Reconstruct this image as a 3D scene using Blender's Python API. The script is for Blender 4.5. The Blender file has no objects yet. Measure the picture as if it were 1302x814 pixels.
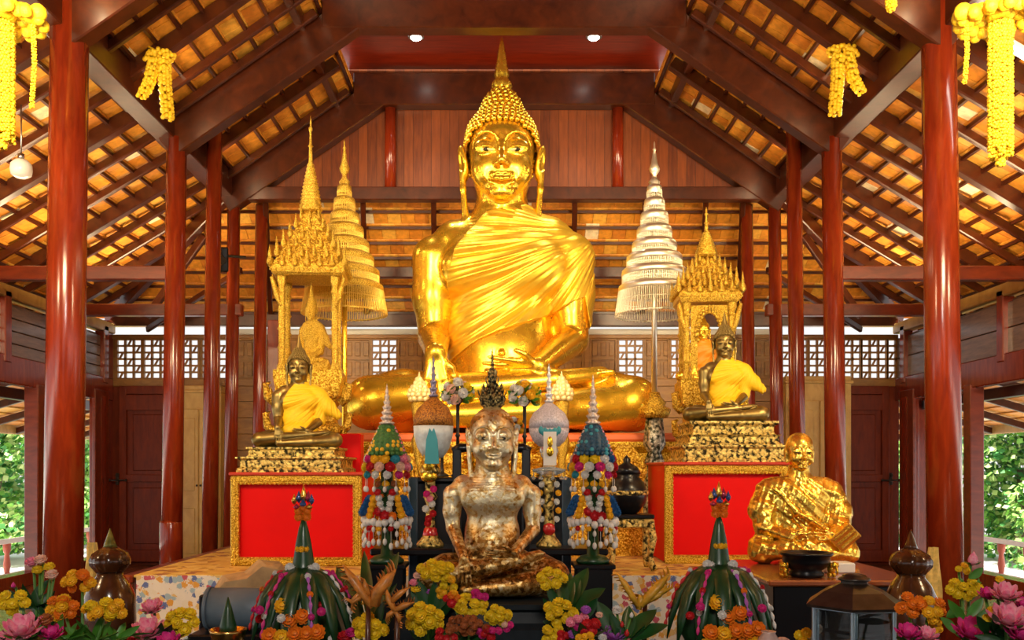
import bpy, math, random
import numpy as np
from mathutils import Vector, Matrix, Euler, Quaternion
from math import sin, cos, pi, radians, sqrt, atan2

random.seed(7)
rng = np.random.default_rng(11)
SC = bpy.context.scene
COL = SC.collection
F = 1150.0          # focal length in pixels of the 1302 x 814 photograph
CX, CY = 641.0, 597.0
EYE = 1.6

def W(px, py, Z):
    "point of the place that stands at distance Z and is seen at pixel px, py"
    return Vector(((px - CX) * Z / F, Z, EYE + (CY - py) * Z / F))
def S(n, Z):
    return n * Z / F

# ------------------------------------------------------------------ materials
MATS = {}
def _new(name):
    m = bpy.data.materials.new(name); m.use_nodes = True
    nt = m.node_tree
    b = nt.nodes['Principled BSDF']
    return m, nt, b
def ramp(nt, stops, fac, interp='LINEAR'):
    r = nt.nodes.new('ShaderNodeValToRGB')
    r.color_ramp.interpolation = interp
    els = r.color_ramp.elements
    while len(els) > 1: els.remove(els[-1])
    els[0].position = stops[0][0]; els[0].color = (*stops[0][1], 1)
    for p, c in stops[1:]:
        e = els.new(p); e.color = (*c, 1)
    nt.links.new(fac, r.inputs[0])
    return r.outputs[0]
def coords(nt, scale=(1, 1, 1), kind='Object'):
    t = nt.nodes.new('ShaderNodeTexCoord'); mp = nt.nodes.new('ShaderNodeMapping')
    mp.inputs['Scale'].default_value = scale
    nt.links.new(t.outputs[kind], mp.inputs[0])
    return mp.outputs[0]
def noise(nt, co, scale=5, detail=4, rough=.55, dist=0):
    n = nt.nodes.new('ShaderNodeTexNoise')
    n.inputs['Scale'].default_value = scale; n.inputs['Detail'].default_value = detail
    n.inputs['Roughness'].default_value = rough; n.inputs['Distortion'].default_value = dist
    nt.links.new(co, n.inputs['Vector'])
    return n.outputs[0]
def voro(nt, co, scale=5, feature='F1', out='Distance', rnd=1.0):
    n = nt.nodes.new('ShaderNodeTexVoronoi'); n.feature = feature
    n.inputs['Scale'].default_value = scale
    n.inputs['Randomness'].default_value = rnd
    nt.links.new(co, n.inputs['Vector'])
    return n.outputs[out]
def bump(nt, b, h, strength=.3, dist=.01):
    n = nt.nodes.new('ShaderNodeBump'); n.inputs['Strength'].default_value = strength
    n.inputs['Distance'].default_value = dist
    nt.links.new(h, n.inputs['Height']); nt.links.new(n.outputs[0], b.inputs['Normal'])
def math_node(nt, op, a, bb=None, v=None):
    n = nt.nodes.new('ShaderNodeMath'); n.operation = op
    nt.links.new(a, n.inputs[0])
    if bb is not None: nt.links.new(bb, n.inputs[1])
    elif v is not None: n.inputs[1].default_value = v
    return n.outputs[0]
def plain(name, col, rough=.5, metal=0, spec=None, var=0.0, vs=8, bs=0.0, bscale=40, bdist=.004, coat=0, trans=0, alpha=None, sub=0):
    "a plain material with small noise in colour and surface"
    if name in MATS: return MATS[name]
    m, nt, b = _new(name)
    b.inputs['Roughness'].default_value = rough; b.inputs['Metallic'].default_value = metal
    if spec is not None: b.inputs['Specular IOR Level'].default_value = spec
    if coat: b.inputs['Coat Weight'].default_value = coat; b.inputs['Coat Roughness'].default_value = .12
    if trans: b.inputs['Transmission Weight'].default_value = trans
    if alpha is not None: b.inputs['Alpha'].default_value = alpha
    if sub: b.inputs['Subsurface Weight'].default_value = sub
    co = coords(nt)
    if var > 0:
        lo = tuple(max(0, c * (1 - var)) for c in col); hi = tuple(min(1, c * (1 + var)) for c in col)
        nt.links.new(ramp(nt, [(.3, lo), (.7, hi)], noise(nt, co, vs)), b.inputs['Base Color'])
    else:
        # tiny variation keeps the surface from looking like plastic
        nt.links.new(ramp(nt, [(.2, tuple(c * .94 for c in col)), (.8, col)], noise(nt, co, 12, 2)), b.inputs['Base Color'])
    if bs > 0: bump(nt, b, noise(nt, co, bscale, 3), bs, bdist)
    MATS[name] = m
    return m
def wood(name, c1, c2, rough=.3, scale=(1, 1, 1), coat=.3, planks=None, bs=.15):
    if name in MATS: return MATS[name]
    m, nt, b = _new(name)
    co = coords(nt, scale)
    g = noise(nt, co, 6, 6, .6, .6)
    nt.links.new(ramp(nt, [(.28, c1), (.72, c2)], g), b.inputs['Base Color'])
    b.inputs['Roughness'].default_value = rough
    b.inputs['Coat Weight'].default_value = coat; b.inputs['Coat Roughness'].default_value = .15
    bump(nt, b, g, bs, .004)
    MATS[name] = m
    return m
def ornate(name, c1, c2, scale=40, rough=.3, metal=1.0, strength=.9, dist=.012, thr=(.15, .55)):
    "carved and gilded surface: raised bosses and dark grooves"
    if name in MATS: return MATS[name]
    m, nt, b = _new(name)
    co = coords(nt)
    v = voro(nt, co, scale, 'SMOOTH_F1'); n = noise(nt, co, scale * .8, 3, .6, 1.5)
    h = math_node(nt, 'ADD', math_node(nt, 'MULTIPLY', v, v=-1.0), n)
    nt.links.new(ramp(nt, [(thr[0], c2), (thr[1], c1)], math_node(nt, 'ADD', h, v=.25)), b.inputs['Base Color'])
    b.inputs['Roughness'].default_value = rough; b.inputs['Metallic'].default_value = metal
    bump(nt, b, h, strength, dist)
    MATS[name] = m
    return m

# ------------------------------------------------------------------ objects
def tag(o, label=None, cat=None, group=None, kind=None):
    if label: o['label'] = label
    if cat: o['category'] = cat
    if group: o['group'] = group
    if kind: o['kind'] = kind
    return o
def empty(name, loc=(0, 0, 0), rz=0.0, label=None, cat=None, group=None):
    o = bpy.data.objects.new(name, None); COL.objects.link(o)
    o.empty_display_size = .1
    o.location = loc; o.rotation_euler = (0, 0, rz)
    return tag(o, label, cat, group)
def copy_tree(o, parent=None):
    c = o.copy(); COL.objects.link(c); c.parent = parent
    for ch in list(o.children): copy_tree(ch, c)
    return c

class MB:
    "collects shapes and links them as ONE mesh object"
    def __init__(s): s.v = []; s.f = []; s.mi = []; s.sm = []; s.cur = 0; s.smooth = False
    def add(s, vs, fs, smooth=None):
        o = len(s.v); s.v += [tuple(v) for v in vs]
        sm = s.smooth if smooth is None else smooth
        for f in fs: s.f.append(tuple(i + o for i in f)); s.mi.append(s.cur); s.sm.append(sm)
        return s
    def box(s, c, size, rot=None, ch=0.0):
        hx, hy, hz = (d / 2 for d in size)
        ch = min(ch, hx * .9, hy * .9, hz * .9)
        if ch <= 0:
            vs = [(x, y, z) for x in (-hx, hx) for y in (-hy, hy) for z in (-hz, hz)]
            fs = [(0, 1, 3, 2), (4, 6, 7, 5), (0, 4, 5, 1), (2, 3, 7, 6), (0, 2, 6, 4), (1, 5, 7, 3)]
        else:
            vs = []; idx = {}
            for i, x in enumerate((-1, 1)):
                for j, y in enumerate((-1, 1)):
                    for k, z in enumerate((-1, 1)):
                        for a in range(3):
                            p = [x * (hx - ch), y * (hy - ch), z * (hz - ch)]
                            p[a] += (x, y, z)[a] * ch
                            idx[(i, j, k, a)] = len(vs); vs.append(tuple(p))
            fs = []
            for a in range(3):
                b, c2 = (a + 1) % 3, (a + 2) % 3
                for sd in (0, 1):
                    q = []
                    for (u, w) in ((0, 0), (1, 0), (1, 1), (0, 1)):
                        key = [0, 0, 0]; key[a] = sd; key[b] = u; key[c2] = w
                        q.append(idx[(*key, a)])
                    fs.append(tuple(q if sd else q[::-1]))
                    # edges along axis a between faces b and c2
                for u in (0, 1):
                    for w in (0, 1):
                        k0 = [0, 0, 0]; k1 = [0, 0, 0]
                        k0[a] = 0; k1[a] = 1; k0[b] = k1[b] = u; k0[c2] = k1[c2] = w
                        q = (idx[(*k0, b)], idx[(*k1, b)], idx[(*k1, c2)], idx[(*k0, c2)])
                        fs.append(q if (u + w) % 2 else q[::-1])
            for i in (0, 1):
                for j in (0, 1):
                    for k in (0, 1):
                        q = tuple(idx[(i, j, k, a)] for a in range(3))
                        fs.append(q if (i + j + k) % 2 else q[::-1])
        M = Matrix.Identity(3) if rot is None else (rot if isinstance(rot, Matrix) else Euler(rot).to_matrix())
        c = Vector(c)
        return s.add([M @ Vector(v) + c for v in vs], fs, False)
    def beam(s, a, b, w, h, up=(0, 0, 1), ch=.01):
        "rectangular bar from a to b, width w across and height h along up"
        a, b = Vector(a), Vector(b); d = (b - a); L = d.length; d.normalize()
        x = d.cross(Vector(up)); 
        if x.length < 1e-6: x = d.cross(Vector((1, 0, 0)))
        x.normalize(); z = x.cross(d)
        M = Matrix((x, d, z)).transposed()
        return s.box((a + b) / 2, (w, L, h), M, ch)
    def cyl(s, a, b, r0, r1=None, seg=16, caps=True, smooth=True):
        r1 = r0 if r1 is None else r1
        return s.tube([a, b], [r0, r1], seg, caps, smooth)
    def tube(s, pts, r, seg=8, caps=True, smooth=True, flat=None):
        pts = [Vector(p) for p in pts]; n = len(pts)
        rs = r if isinstance(r, (list, tuple)) else [r] * n
        vs = []; prev = None
        for i, p in enumerate(pts):
            t = (pts[min(i + 1, n - 1)] - pts[max(i - 1, 0)])
            if t.length < 1e-9: t = Vector((0, 0, 1))
            t.normalize()
            if prev is None:
                x = t.cross(Vector((0, 0, 1)))
                if x.length < 1e-3: x = t.cross(Vector((0, 1, 0)))
            else:
                x = prev - t * prev.dot(t)
            x.normalize(); prev = x; y = t.cross(x)
            fx, fy = flat if flat else (1, 1)
            for k in range(seg):
                a = 2 * pi * k / seg
                vs.append(p + (x * cos(a) * fx + y * sin(a) * fy) * rs[i])
        fs = []
        for i in range(n - 1):
            for k in range(seg):
                k2 = (k + 1) % seg
                fs.append((i * seg + k, i * seg + k2, (i + 1) * seg + k2, (i + 1) * seg + k))
        s.add(vs, fs, smooth)
        if caps:
            o = len(s.v) - len(vs)
            for f in (tuple(range(seg))[::-1], tuple((n - 1) * seg + k for k in range(seg))):
                s.f.append(tuple(i + o for i in f)); s.mi.append(s.cur); s.sm.append(False)
        return s
    def lathe(s, prof, c=(0, 0, 0), seg=32, smooth=True, lobes=0, amp=0.0, sq=0.0, caps=True):
        "profile of (radius, z); lobes/amp flute it; sq > 0 squares it off"
        cx, cy, cz = c; vs = []; n = len(prof)
        for (r, z) in prof:
            for k in range(seg):
                a = 2 * pi * k / seg
                rr = r * (1 + amp * cos(lobes * a)) if lobes else r
                if sq:
                    q = max(abs(cos(a)), abs(sin(a))); rr = rr * ((1 - sq) + sq / q)
                vs.append((cx + rr * cos(a), cy + rr * sin(a), cz + z))
        fs = []
        for i in range(n - 1):
            for k in range(seg):
                k2 = (k + 1) % seg
                fs.append((i * seg + k, i * seg + k2, (i + 1) * seg + k2, (i + 1) * seg + k))
        s.add(vs, fs, smooth)
        if caps:
            o = len(s.v) - len(vs)
            if prof[0][0] > 1e-4: s.f.append(tuple(o + k for k in range(seg))[::-1]); s.mi.append(s.cur); s.sm.append(False)
            if prof[-1][0] > 1e-4: s.f.append(tuple(o + (n - 1) * seg + k for k in range(seg))); s.mi.append(s.cur); s.sm.append(False)
        return s
    def ball(s, c, r, seg=12, rings=8, rot=None):
        rx, ry, rz = (r, r, r) if not isinstance(r, (tuple, list)) else r
        c = Vector(c); M = Matrix.Identity(3) if rot is None else Euler(rot).to_matrix() if not isinstance(rot, Matrix) else rot
        vs = [c + M @ Vector((0, 0, -rz))]
        for i in range(1, rings):
            t = pi * i / rings - pi / 2
            for k in range(seg):
                a = 2 * pi * k / seg
                vs.append(c + M @ Vector((rx * cos(t) * cos(a), ry * cos(t) * sin(a), rz * sin(t))))
        vs.append(c + M @ Vector((0, 0, rz)))
        fs = [(0, 1 + (k + 1) % seg, 1 + k) for k in range(seg)]
        for i in range(rings - 2):
            for k in range(seg):
                k2 = (k + 1) % seg; b = 1 + i * seg
                fs.append((b + k, b + k2, b + seg + k2, b + seg + k))
        b = 1 + (rings - 2) * seg; t = len(vs) - 1
        fs += [(b + k, b + (k + 1) % seg, t) for k in range(seg)]
        return s.add(vs, fs, True)
    def prism(s, poly, y0, y1, M=None, smooth=False):
        "polygon in x,z pushed out along y"
        n = len(poly)
        vs = [(x, y0, z) for x, z in poly] + [(x, y1, z) for x, z in poly]
        fs = [tuple(range(n)), tuple(range(2 * n - 1, n - 1, -1))]
        fs += [(i, i + n, (i + 1) % n + n, (i + 1) % n) for i in range(n)]
        if M is not None: vs = [M @ Vector(v) for v in vs]
        return s.add(vs, fs, smooth)
    def leaf(s, base, tip, width, droop=0.0, side=(1, 0, 0), n=7, fold=.25, thick=.0, prof=None):
        "a blade from base to tip with a folded midrib"
        base, tip = Vector(base), Vector(tip); d = tip - base
        x = Vector(side); x = x - d * (x.dot(d) / max(d.length_squared, 1e-9)); 
        if x.length < 1e-5: x = d.orthogonal()
        x.normalize(); nn = x.cross(d).normalized()
        vs = []
        for i in range(n + 1):
            t = i / n
            w = width * (prof(t) if prof else sin(pi * min(1, t * .93 + .07)) ** .8)
            if i == n: w = width * .01
            c = base + d * t + Vector((0, 0, -droop * t * t))
            up = nn * (fold * w)
            vs += [c - x * w / 2 + up, c, c + x * w / 2 + up]
        fs = []
        for i in range(n):
            a = i * 3
            fs += [(a, a + 1, a + 4, a + 3), (a + 1, a + 2, a + 5, a + 4)]
        return s.add(vs, fs, True)
    def build(s, name, mats, parent=None, loc=None):
        me = bpy.data.meshes.new(name)
        me.from_pydata(s.v, [], s.f)
        if not isinstance(mats, (list, tuple)): mats = [mats]
        for m in mats: me.materials.append(m)
        me.polygons.foreach_set('material_index', s.mi)
        me.polygons.foreach_set('use_smooth', s.sm)
        me.update()
        o = bpy.data.objects.new(name, me); COL.objects.link(o)
        if parent is not None: o.parent = parent
        if loc is not None: o.location = loc
        return o

def struct(name, mb, mats, label=None):
    o = mb.build(name, mats); o['kind'] = 'structure'
    if label: o['label'] = label
    return o
def thing_mesh(name, mb, mats, label, cat, group=None, origin=None):
    "a thing that is one mesh, its origin at its base"
    if origin is None:
        xs = [v[0] for v in mb.v]; ys = [v[1] for v in mb.v]; zs = [v[2] for v in mb.v]
        origin = ((min(xs) + max(xs)) / 2, (min(ys) + max(ys)) / 2, min(zs))
    mb.v = [(x - origin[0], y - origin[1], z - origin[2]) for x, y, z in mb.v]
    return tag(mb.build(name, mats, None, origin), label, cat, group)

# ------------------------------------------------------------------ sculpted surfaces
def d_ell(P, c, r, R=None):
    q = P - np.array(c, np.float32)
    if R is not None: q = q @ R.astype(np.float32)
    r = np.array(r, np.float32)
    a = q / r; k0 = np.sqrt((a * a).sum(1)); b = a / r; k1 = np.sqrt((b * b).sum(1)) + 1e-9
    return k0 * (k0 - 1) / k1
def d_cone(P, a, b, ra, rb):
    a = np.array(a, np.float32); b = np.array(b, np.float32)
    ba = b - a; pa = P - a
    h = np.clip((pa @ ba) / max(float(ba @ ba), 1e-9), 0, 1)
    q = pa - h[:, None] * ba
    return np.sqrt((q * q).sum(1)) - (ra + (rb - ra) * h)
def d_poly(x, z, poly):
    "signed distance to a polygon in the x,z plane (negative inside)"
    poly = np.array(poly, np.float32); n = len(poly)
    d = np.full(len(x), 1e9, np.float32); ins = np.zeros(len(x), bool)
    for i in range(n):
        ax, az = poly[i]; bx, bz = poly[(i + 1) % n]
        ex, ez = bx - ax, bz - az; wx, wz = x - ax, z - az
        t = np.clip((wx * ex + wz * ez) / (ex * ex + ez * ez + 1e-9), 0, 1)
        dx, dz = wx - ex * t, wz - ez * t
        d = np.minimum(d, dx * dx + dz * dz)
        c = (az <= z) != (bz <= z)
        xx = ax + (z - az) / (ez if abs(ez) > 1e-9 else 1e-9) * ex
        ins ^= c & (x < xx)
    d = np.sqrt(d); return np.where(ins, -d, d)
def smin(a, b, k):
    h = np.maximum(k - np.abs(a - b), 0) / k
    return np.minimum(a, b) - h * h * k * .25

class Form:
    "soft union of ellipsoids and tapered limbs, meshed as one continuous skin"
    def __init__(s): s.p = []
    def ell(s, c, r, k=6.0, rot=None, cut=False):
        R = None if rot is None else np.array(Euler(rot).to_matrix())
        m = max(r); c = np.array(c, float)
        s.p.append((lambda P, c=c, r=r, R=R: d_ell(P, c, r, R), c - m, c + m, k, cut)); return s
    def limb(s, pts, rs, k=6.0, cut=False):
        for i in range(len(pts) - 1):
            a, b = np.array(pts[i], float), np.array(pts[i + 1], float); m = max(rs[i], rs[i + 1])
            s.p.append((lambda P, a=a, b=b, ra=rs[i], rb=rs[i + 1]: d_cone(P, a, b, ra, rb),
                        np.minimum(a, b) - m, np.maximum(a, b) + m, k, cut))
        return s
    def mirror_limb(s, pts, rs, k=6.0, cut=False):
        s.limb(pts, rs, k, cut); s.limb([(-x, y, z) for x, y, z in pts], rs, k, cut); return s
    def mirror_ell(s, c, r, k=6.0, rot=None, cut=False):
        s.ell(c, r, k, rot, cut)
        s.ell((-c[0], c[1], c[2]), r, k, None if rot is None else (rot[0], -rot[1], -rot[2]), cut); return s
    def dist(s, P, margin=16.0):
        d = np.full(len(P), 1e3, np.float32)
        for f, lo, hi, k, cut in s.p:
            mg = margin + k
            m = np.all((P > lo - mg) & (P < hi + mg), axis=1)
            if not m.any(): continue
            q = f(P[m])
            if cut: d[m] = -smin(-d[m], q, k)
            else: d[m] = smin(d[m], q, k)
        return d
    def bounds(s):
        lo = np.min([p[1] for p in s.p if not p[4]], axis=0); hi = np.max([p[2] for p in s.p if not p[4]], axis=0)
        return lo, hi

def skin(f, lo, hi, h):
    "surface nets over a sparse band; returns vertices and quads"
    lo = np.array(lo, float) - 3 * h; hi = np.array(hi, float) + 3 * h
    c = 4 * h
    nc = np.maximum(np.ceil((hi - lo) / c).astype(int), 2)
    g = [lo[i] + c * np.arange(nc[i] + 1) for i in range(3)]
    X, Y, Z = np.meshgrid(*g, indexing='ij')
    cd = f(np.stack([X.ravel(), Y.ravel(), Z.ravel()], 1).astype(np.float32)).reshape(X.shape)
    near = np.abs(cd) < c * 2.2
    blk = np.zeros(tuple(nc), bool)
    for a in (0, 1):
        for b in (0, 1):
            for e in (0, 1):
                blk |= near[a:a + nc[0], b:b + nc[1], e:e + nc[2]]
    n = nc * 4 + 1
    D = np.empty(tuple(n), np.float32)
    up = np.repeat(np.repeat(np.repeat(cd[:-1, :-1, :-1], 4, 0), 4, 1), 4, 2)
    D[:] = 1.0; D[:-1, :-1, :-1] = np.where(up < 0, -1, 1)
    m = np.zeros(tuple(n), bool)
    mb_ = np.repeat(np.repeat(np.repeat(blk, 4, 0), 4, 1), 4, 2)
    for a in (0, 1):
        for b in (0, 1):
            for e in (0, 1):
                m[a:a + n[0] - 1, b:b + n[1] - 1, e:e + n[2] - 1] |= mb_
    I = np.argwhere(m)
    out = np.empty(len(I), np.float32)
    for i in range(0, len(I), 400000):
        out[i:i + 400000] = f((lo + I[i:i + 400000] * h).astype(np.float32))
    D[m] = out
    ins = D < 0
    cnt = np.zeros(tuple(n - 1), np.int8)
    for a in (0, 1):
        for b in (0, 1):
            for e in (0, 1):
                cnt += ins[a:a + n[0] - 1, b:b + n[1] - 1, e:e + n[2] - 1]
    A = np.argwhere((cnt > 0) & (cnt < 8))
    acc = np.zeros((len(A), 3)); num = np.zeros(len(A))
    cor = [(a, b, e) for a in (0, 1) for b in (0, 1) for e in (0, 1)]
    val = {q: D[A[:, 0] + q[0], A[:, 1] + q[1], A[:, 2] + q[2]] for q in cor}
    for q in cor:
        for ax in range(3):
            if q[ax]: continue
            q2 = list(q); q2[ax] = 1; q2 = tuple(q2)
            va, vb = val[q], val[q2]
            x = (va < 0) != (vb < 0)
            t = np.where(x, va / np.where(x, va - vb, 1), 0)
            p = np.zeros((len(A), 3)); p[:] = q; p[:, ax] = t
            acc[x] += p[x]; num += x
    V = lo + (A + acc / num[:, None]) * h
    idx = np.full(tuple(n - 1), -1, np.int32); idx[A[:, 0], A[:, 1], A[:, 2]] = np.arange(len(A))
    Q = []
    for ax in range(3):
        b, e = (ax + 1) % 3, (ax + 2) % 3
        sl0 = [slice(None)] * 3; sl1 = [slice(None)] * 3
        sl0[ax] = slice(0, -1); sl1[ax] = slice(1, None)
        x = ins[tuple(sl0)] != ins[tuple(sl1)]
        E = np.argwhere(x)
        E = E[(E[:, b] > 0) & (E[:, e] > 0) & (E[:, b] < n[b] - 1) & (E[:, e] < n[e] - 1)]
        fl = ins[tuple(sl0)][E[:, 0], E[:, 1], E[:, 2]]
        def cell(db, de):
            C = E.copy(); C[:, b] -= db; C[:, e] -= de
            return idx[C[:, 0], C[:, 1], C[:, 2]]
        q = np.stack([cell(1, 1), cell(0, 1), cell(0, 0), cell(1, 0)], 1)
        q[~fl] = q[~fl][:, ::-1]
        Q.append(q)
    Q = np.concatenate(Q); Q = Q[(Q >= 0).all(1)]
    return V, Q
def relax(V, Q, it=2, lam=.5):
    e = np.concatenate([Q[:, [0, 1]], Q[:, [1, 2]], Q[:, [2, 3]], Q[:, [3, 0]]])
    deg = np.bincount(e.ravel(), minlength=len(V)).astype(float); deg[deg == 0] = 1
    for _ in range(it):
        a = np.zeros_like(V)
        for ax in range(3):
            a[:, ax] = np.bincount(e[:, 0], V[e[:, 1], ax], len(V)) + np.bincount(e[:, 1], V[e[:, 0], ax], len(V))
        V = V + lam * (a / deg[:, None] - V)
    return V
def skin_obj(name, V, Q, mat, parent=None, scale=1.0, extra=None):
    me = bpy.data.meshes.new(name)
    V = np.asarray(V) * scale
    me.vertices.add(len(V)); me.vertices.foreach_set('co', V.astype(np.float32).ravel())
    me.loops.add(Q.size); me.loops.foreach_set('vertex_index', Q.astype(np.int32).ravel())
    me.polygons.add(len(Q))
    me.polygons.foreach_set('loop_start', np.arange(0, Q.size, 4, dtype=np.int32))
    me.polygons.foreach_set('use_smooth', np.ones(len(Q), bool))
    me.materials.append(mat); me.update(calc_edges=True); me.validate()
    o = bpy.data.objects.new(name, me); COL.objects.link(o)
    if parent is not None: o.parent = parent
    return o
# ================================================================== materials of the place
M_RED   = wood('lacquer_red', (.15, .014, .004), (.28, .032, .007), .2, (3, 3, .5), .3, bs=.05)
M_DARK  = wood('dark_timber', (.030, .0055, .0018), (.085, .017, .004), .3, (1, 1, 1), .1)
M_BEAM  = wood('red_timber', (.11, .013, .003), (.24, .034, .007), .3, (.6, 2, 2), .35)
M_BROWN = wood('brown_timber', (.19, .080, .011), (.35, .165, .028), .42, (.7, 2, 2), .05)
M_PALE  = wood('pale_timber', (.42, .24, .055), (.60, .38, .11), .45, (1, 1, .6), .1)
M_DOOR  = wood('door_timber', (.09, .010, .002), (.18, .024, .004), .42, (3, 3, .6), .0)
M_DOOR.node_tree.nodes['Principled BSDF'].inputs['Specular IOR Level'].default_value = .22
M_PLANK = wood('weathered_plank', (.10, .055, .035), (.24, .14, .09), .28, (.5, .5, 4), .35)
M_WHITE = plain('white_paint', (.78, .78, .74), .5)
M_TILES = [plain('clay_tile_%s' % n, c, .55, var=.22, vs=14, bs=.2, bscale=30)
           for n, c in (('ochre', (.66, .27, .026)), ('amber', (.60, .22, .018)), ('orange', (.55, .19, .02)), ('straw', (.72, .37, .05)), ('pale', (.80, .66, .42)))]  # pale tone paints in the slits of daylight between tiles
M_BLACK = plain('black_lacquer', (.006, .006, .008), .3, spec=.3, coat=.08)
M_IRON = plain('dark_iron', (.05, .045, .04), .4, .8)
M_STEEL = plain('steel', (.5, .5, .5), .3, 1)

def gable_mat():
    m, nt, b = _new('gable_boards')
    co = coords(nt, (1, 1, 1))
    sx = nt.nodes.new('ShaderNodeSeparateXYZ'); nt.links.new(co, sx.inputs[0])
    fx = math_node(nt, 'FRACT', math_node(nt, 'MULTIPLY', sx.outputs[0], v=7.4))
    gap = math_node(nt, 'LESS_THAN', fx, v=.04)
    fl = math_node(nt, 'FLOOR', math_node(nt, 'MULTIPLY', sx.outputs[0], v=7.4))
    wn = nt.nodes.new('ShaderNodeTexWhiteNoise'); wn.noise_dimensions = '1D'; nt.links.new(fl, wn.inputs['W'])
    g = noise(nt, coords(nt, (5, 1, .6)), 5, 5, .6, .5)
    s = math_node(nt, 'ADD', math_node(nt, 'MULTIPLY', g, v=.7), math_node(nt, 'MULTIPLY', wn.outputs[0], v=.3))
    c = ramp(nt, [(.25, (.10, .018, .003)), (.75, (.26, .060, .009))], s)
    mx = nt.nodes.new('ShaderNodeMix'); mx.data_type = 'RGBA'
    nt.links.new(gap, mx.inputs[0]); nt.links.new(c, mx.inputs[6]); mx.inputs[7].default_value = (.05, .012, .006, 1)
    nt.links.new(mx.outputs[2], b.inputs['Base Color'])
    b.inputs['Roughness'].default_value = .4; b.inputs['Coat Weight'].default_value = .08
    bump(nt, b, math_node(nt, 'MULTIPLY', gap, v=-1), .6, .01)
    return m
M_GABLE = gable_mat()

# ================================================================== floor, platform, outside ground
mb = MB(); mb.box((0, 3.2, -.06), (13.5, 24.6, .12)); struct('floor', mb, wood('floor_boards', (.10, .03, .012), (.2, .07, .03), .25, (3, .4, 1), .4))
for s, n in ((-1, 'left'), (1, 'right')):
    mb = MB(); mb.box((s * 10.5, 12, -.75), (7.6, 46, .3))
    struct('ground_outside_' + n, mb, plain('sunlit_paving', (.86, .83, .78), .8, var=.05, vs=3))

# ================================================================== walls
YB = 15.3
XW = 6.67
def board_wall(x0, x1, z0, z1, y, th, rows, mat, mb):
    h = (z1 - z0) / rows
    for i in range(rows): mb.box(((x0 + x1) / 2, y, z0 + h * (i + .5)), (x1 - x0, th, h - .006), ch=.004)
mb = MB(); board_wall(-4.6, 4.6, 0.0, 3.02, YB, .08, 11, M_BROWN, mb)
mb.cur = 1
for s in (-1, 1):
    mb.box((s * 5.63, YB, 1.51), (2.06, .08, 3.02))
mb.box((0, YB + .06, 1.5), (13.3, .03, 3.0))
struct('wall_back', mb, [M_BROWN, M_DOOR])
# lattice panels over the back wall
zL0, zL1 = 1.53, 2.17
def lattice(n, px, open_):
    x = (px - CX) * YB / F; w = .43
    f = MB(); z0 = zL0 + 1.6 - 1.6; z1 = zL1
    z0 = 3.13; z1 = 3.80
    h = z1 - z0
    t = .035
    f.box((x - w / 2, YB, (z0 + z1) / 2), (t, .07, h), ch=.005); f.box((x + w / 2, YB, (z0 + z1) / 2), (t, .07, h), ch=.005)
    f.box((x, YB, z0), (w, .07, t), ch=.005); f.box((x, YB, z1), (w, .07, t), ch=.005)
    f.box((x, YB, (z0 + z1) / 2), (w, .05, .03))
    if open_:
        for k in (1, 2): f.box((x - w / 2 + w * k / 3, YB, (z0 + z1) / 2), (.034, .05, h))
        for k in (1, 2, 4, 5): f.box((x, YB, z0 + h * k / 6), (w, .045, .03))
        # fretted corners turn the cells into rounded holes
        cw, chh = w / 3, h / 6
        for q in range(6):
            for c in range(3):
                cx_, cz_ = x - w / 2 + cw * (c + .5), z0 + chh * (q + .5)
                for sx in (-1, 1):
                    for sz in (-1, 1):
                        f.box((cx_ + sx * cw * .40, YB, cz_ + sz * chh * .38), (.055, .03, .022), (0, sx * sz * .75, 0))
                if (q + c) % 3 == 0: f.box((cx_, YB, cz_), (.03, .025, chh), (0, .5, 0))
    else:
        f.box((x, YB + .015, (z0 + z1) / 2), (w, .02, h))
        for c in range(3):
            for q in range(2):
                f.box((x - w / 2 + w * (c + .5) / 3, YB - .005, z0 + h * (q + .5) / 2), (.085, .03, h / 2 - .1), ch=.006)
                f.box((x - w / 2 + w * (c + .5) / 3, YB - .015, z0 + h * (q + .5) / 2), (.1, .025, .02), (0, .9 if (q + c) % 2 else -.9, 0))
    struct('window_%d' % n, f, [M_BROWN])
open_px = [165, 199, 237, 273, 489, 802, 866, 1010, 1044, 1078, 1111, 1144]
shut_px = [307, 340, 374, 408, 455, 523, 557, 590, 624, 658, 691, 725, 767, 836, 900, 934, 975]
for i, p in enumerate(open_px): lattice(i + 1, p, True)
for i, p in enumerate(shut_px): lattice(i + 20, p, False)
mb = MB(); _e = sorted([p for p in open_px + shut_px]); _prev = 141
for p in _e + [1187]:
    a, b_ = _prev, p - 16
    if b_ - a > 1 and a < 1160: mb.box((((a + b_) / 2 - CX) * YB / F, YB + .005, 3.465), ((b_ - a + 1) * YB / F, .05, .69), ch=.004)
    _prev = p + 16
struct('trim_13', mb, M_BROWN)
# rails above and below the lattices, then the light gap, then the eave plate
mb = MB(); mb.box((0, YB - .01, 3.065), (13.3, .1, .13), ch=.01); struct('trim_1', mb, M_BROWN)
mb = MB(); mb.box((0, YB - .01, 3.84), (13.3, .09, .07), ch=.01); struct('trim_2', mb, M_BROWN)
mb = MB(); mb.box((0, YB + .02, 4.12), (13.3, .16, .2), ch=.01); struct('trim_3', mb, M_DARK)
mb = MB(); mb.box((0, YB + .25, 3.93), (9.2, .03, .17)); struct('trim_4', mb, M_WHITE)
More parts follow.
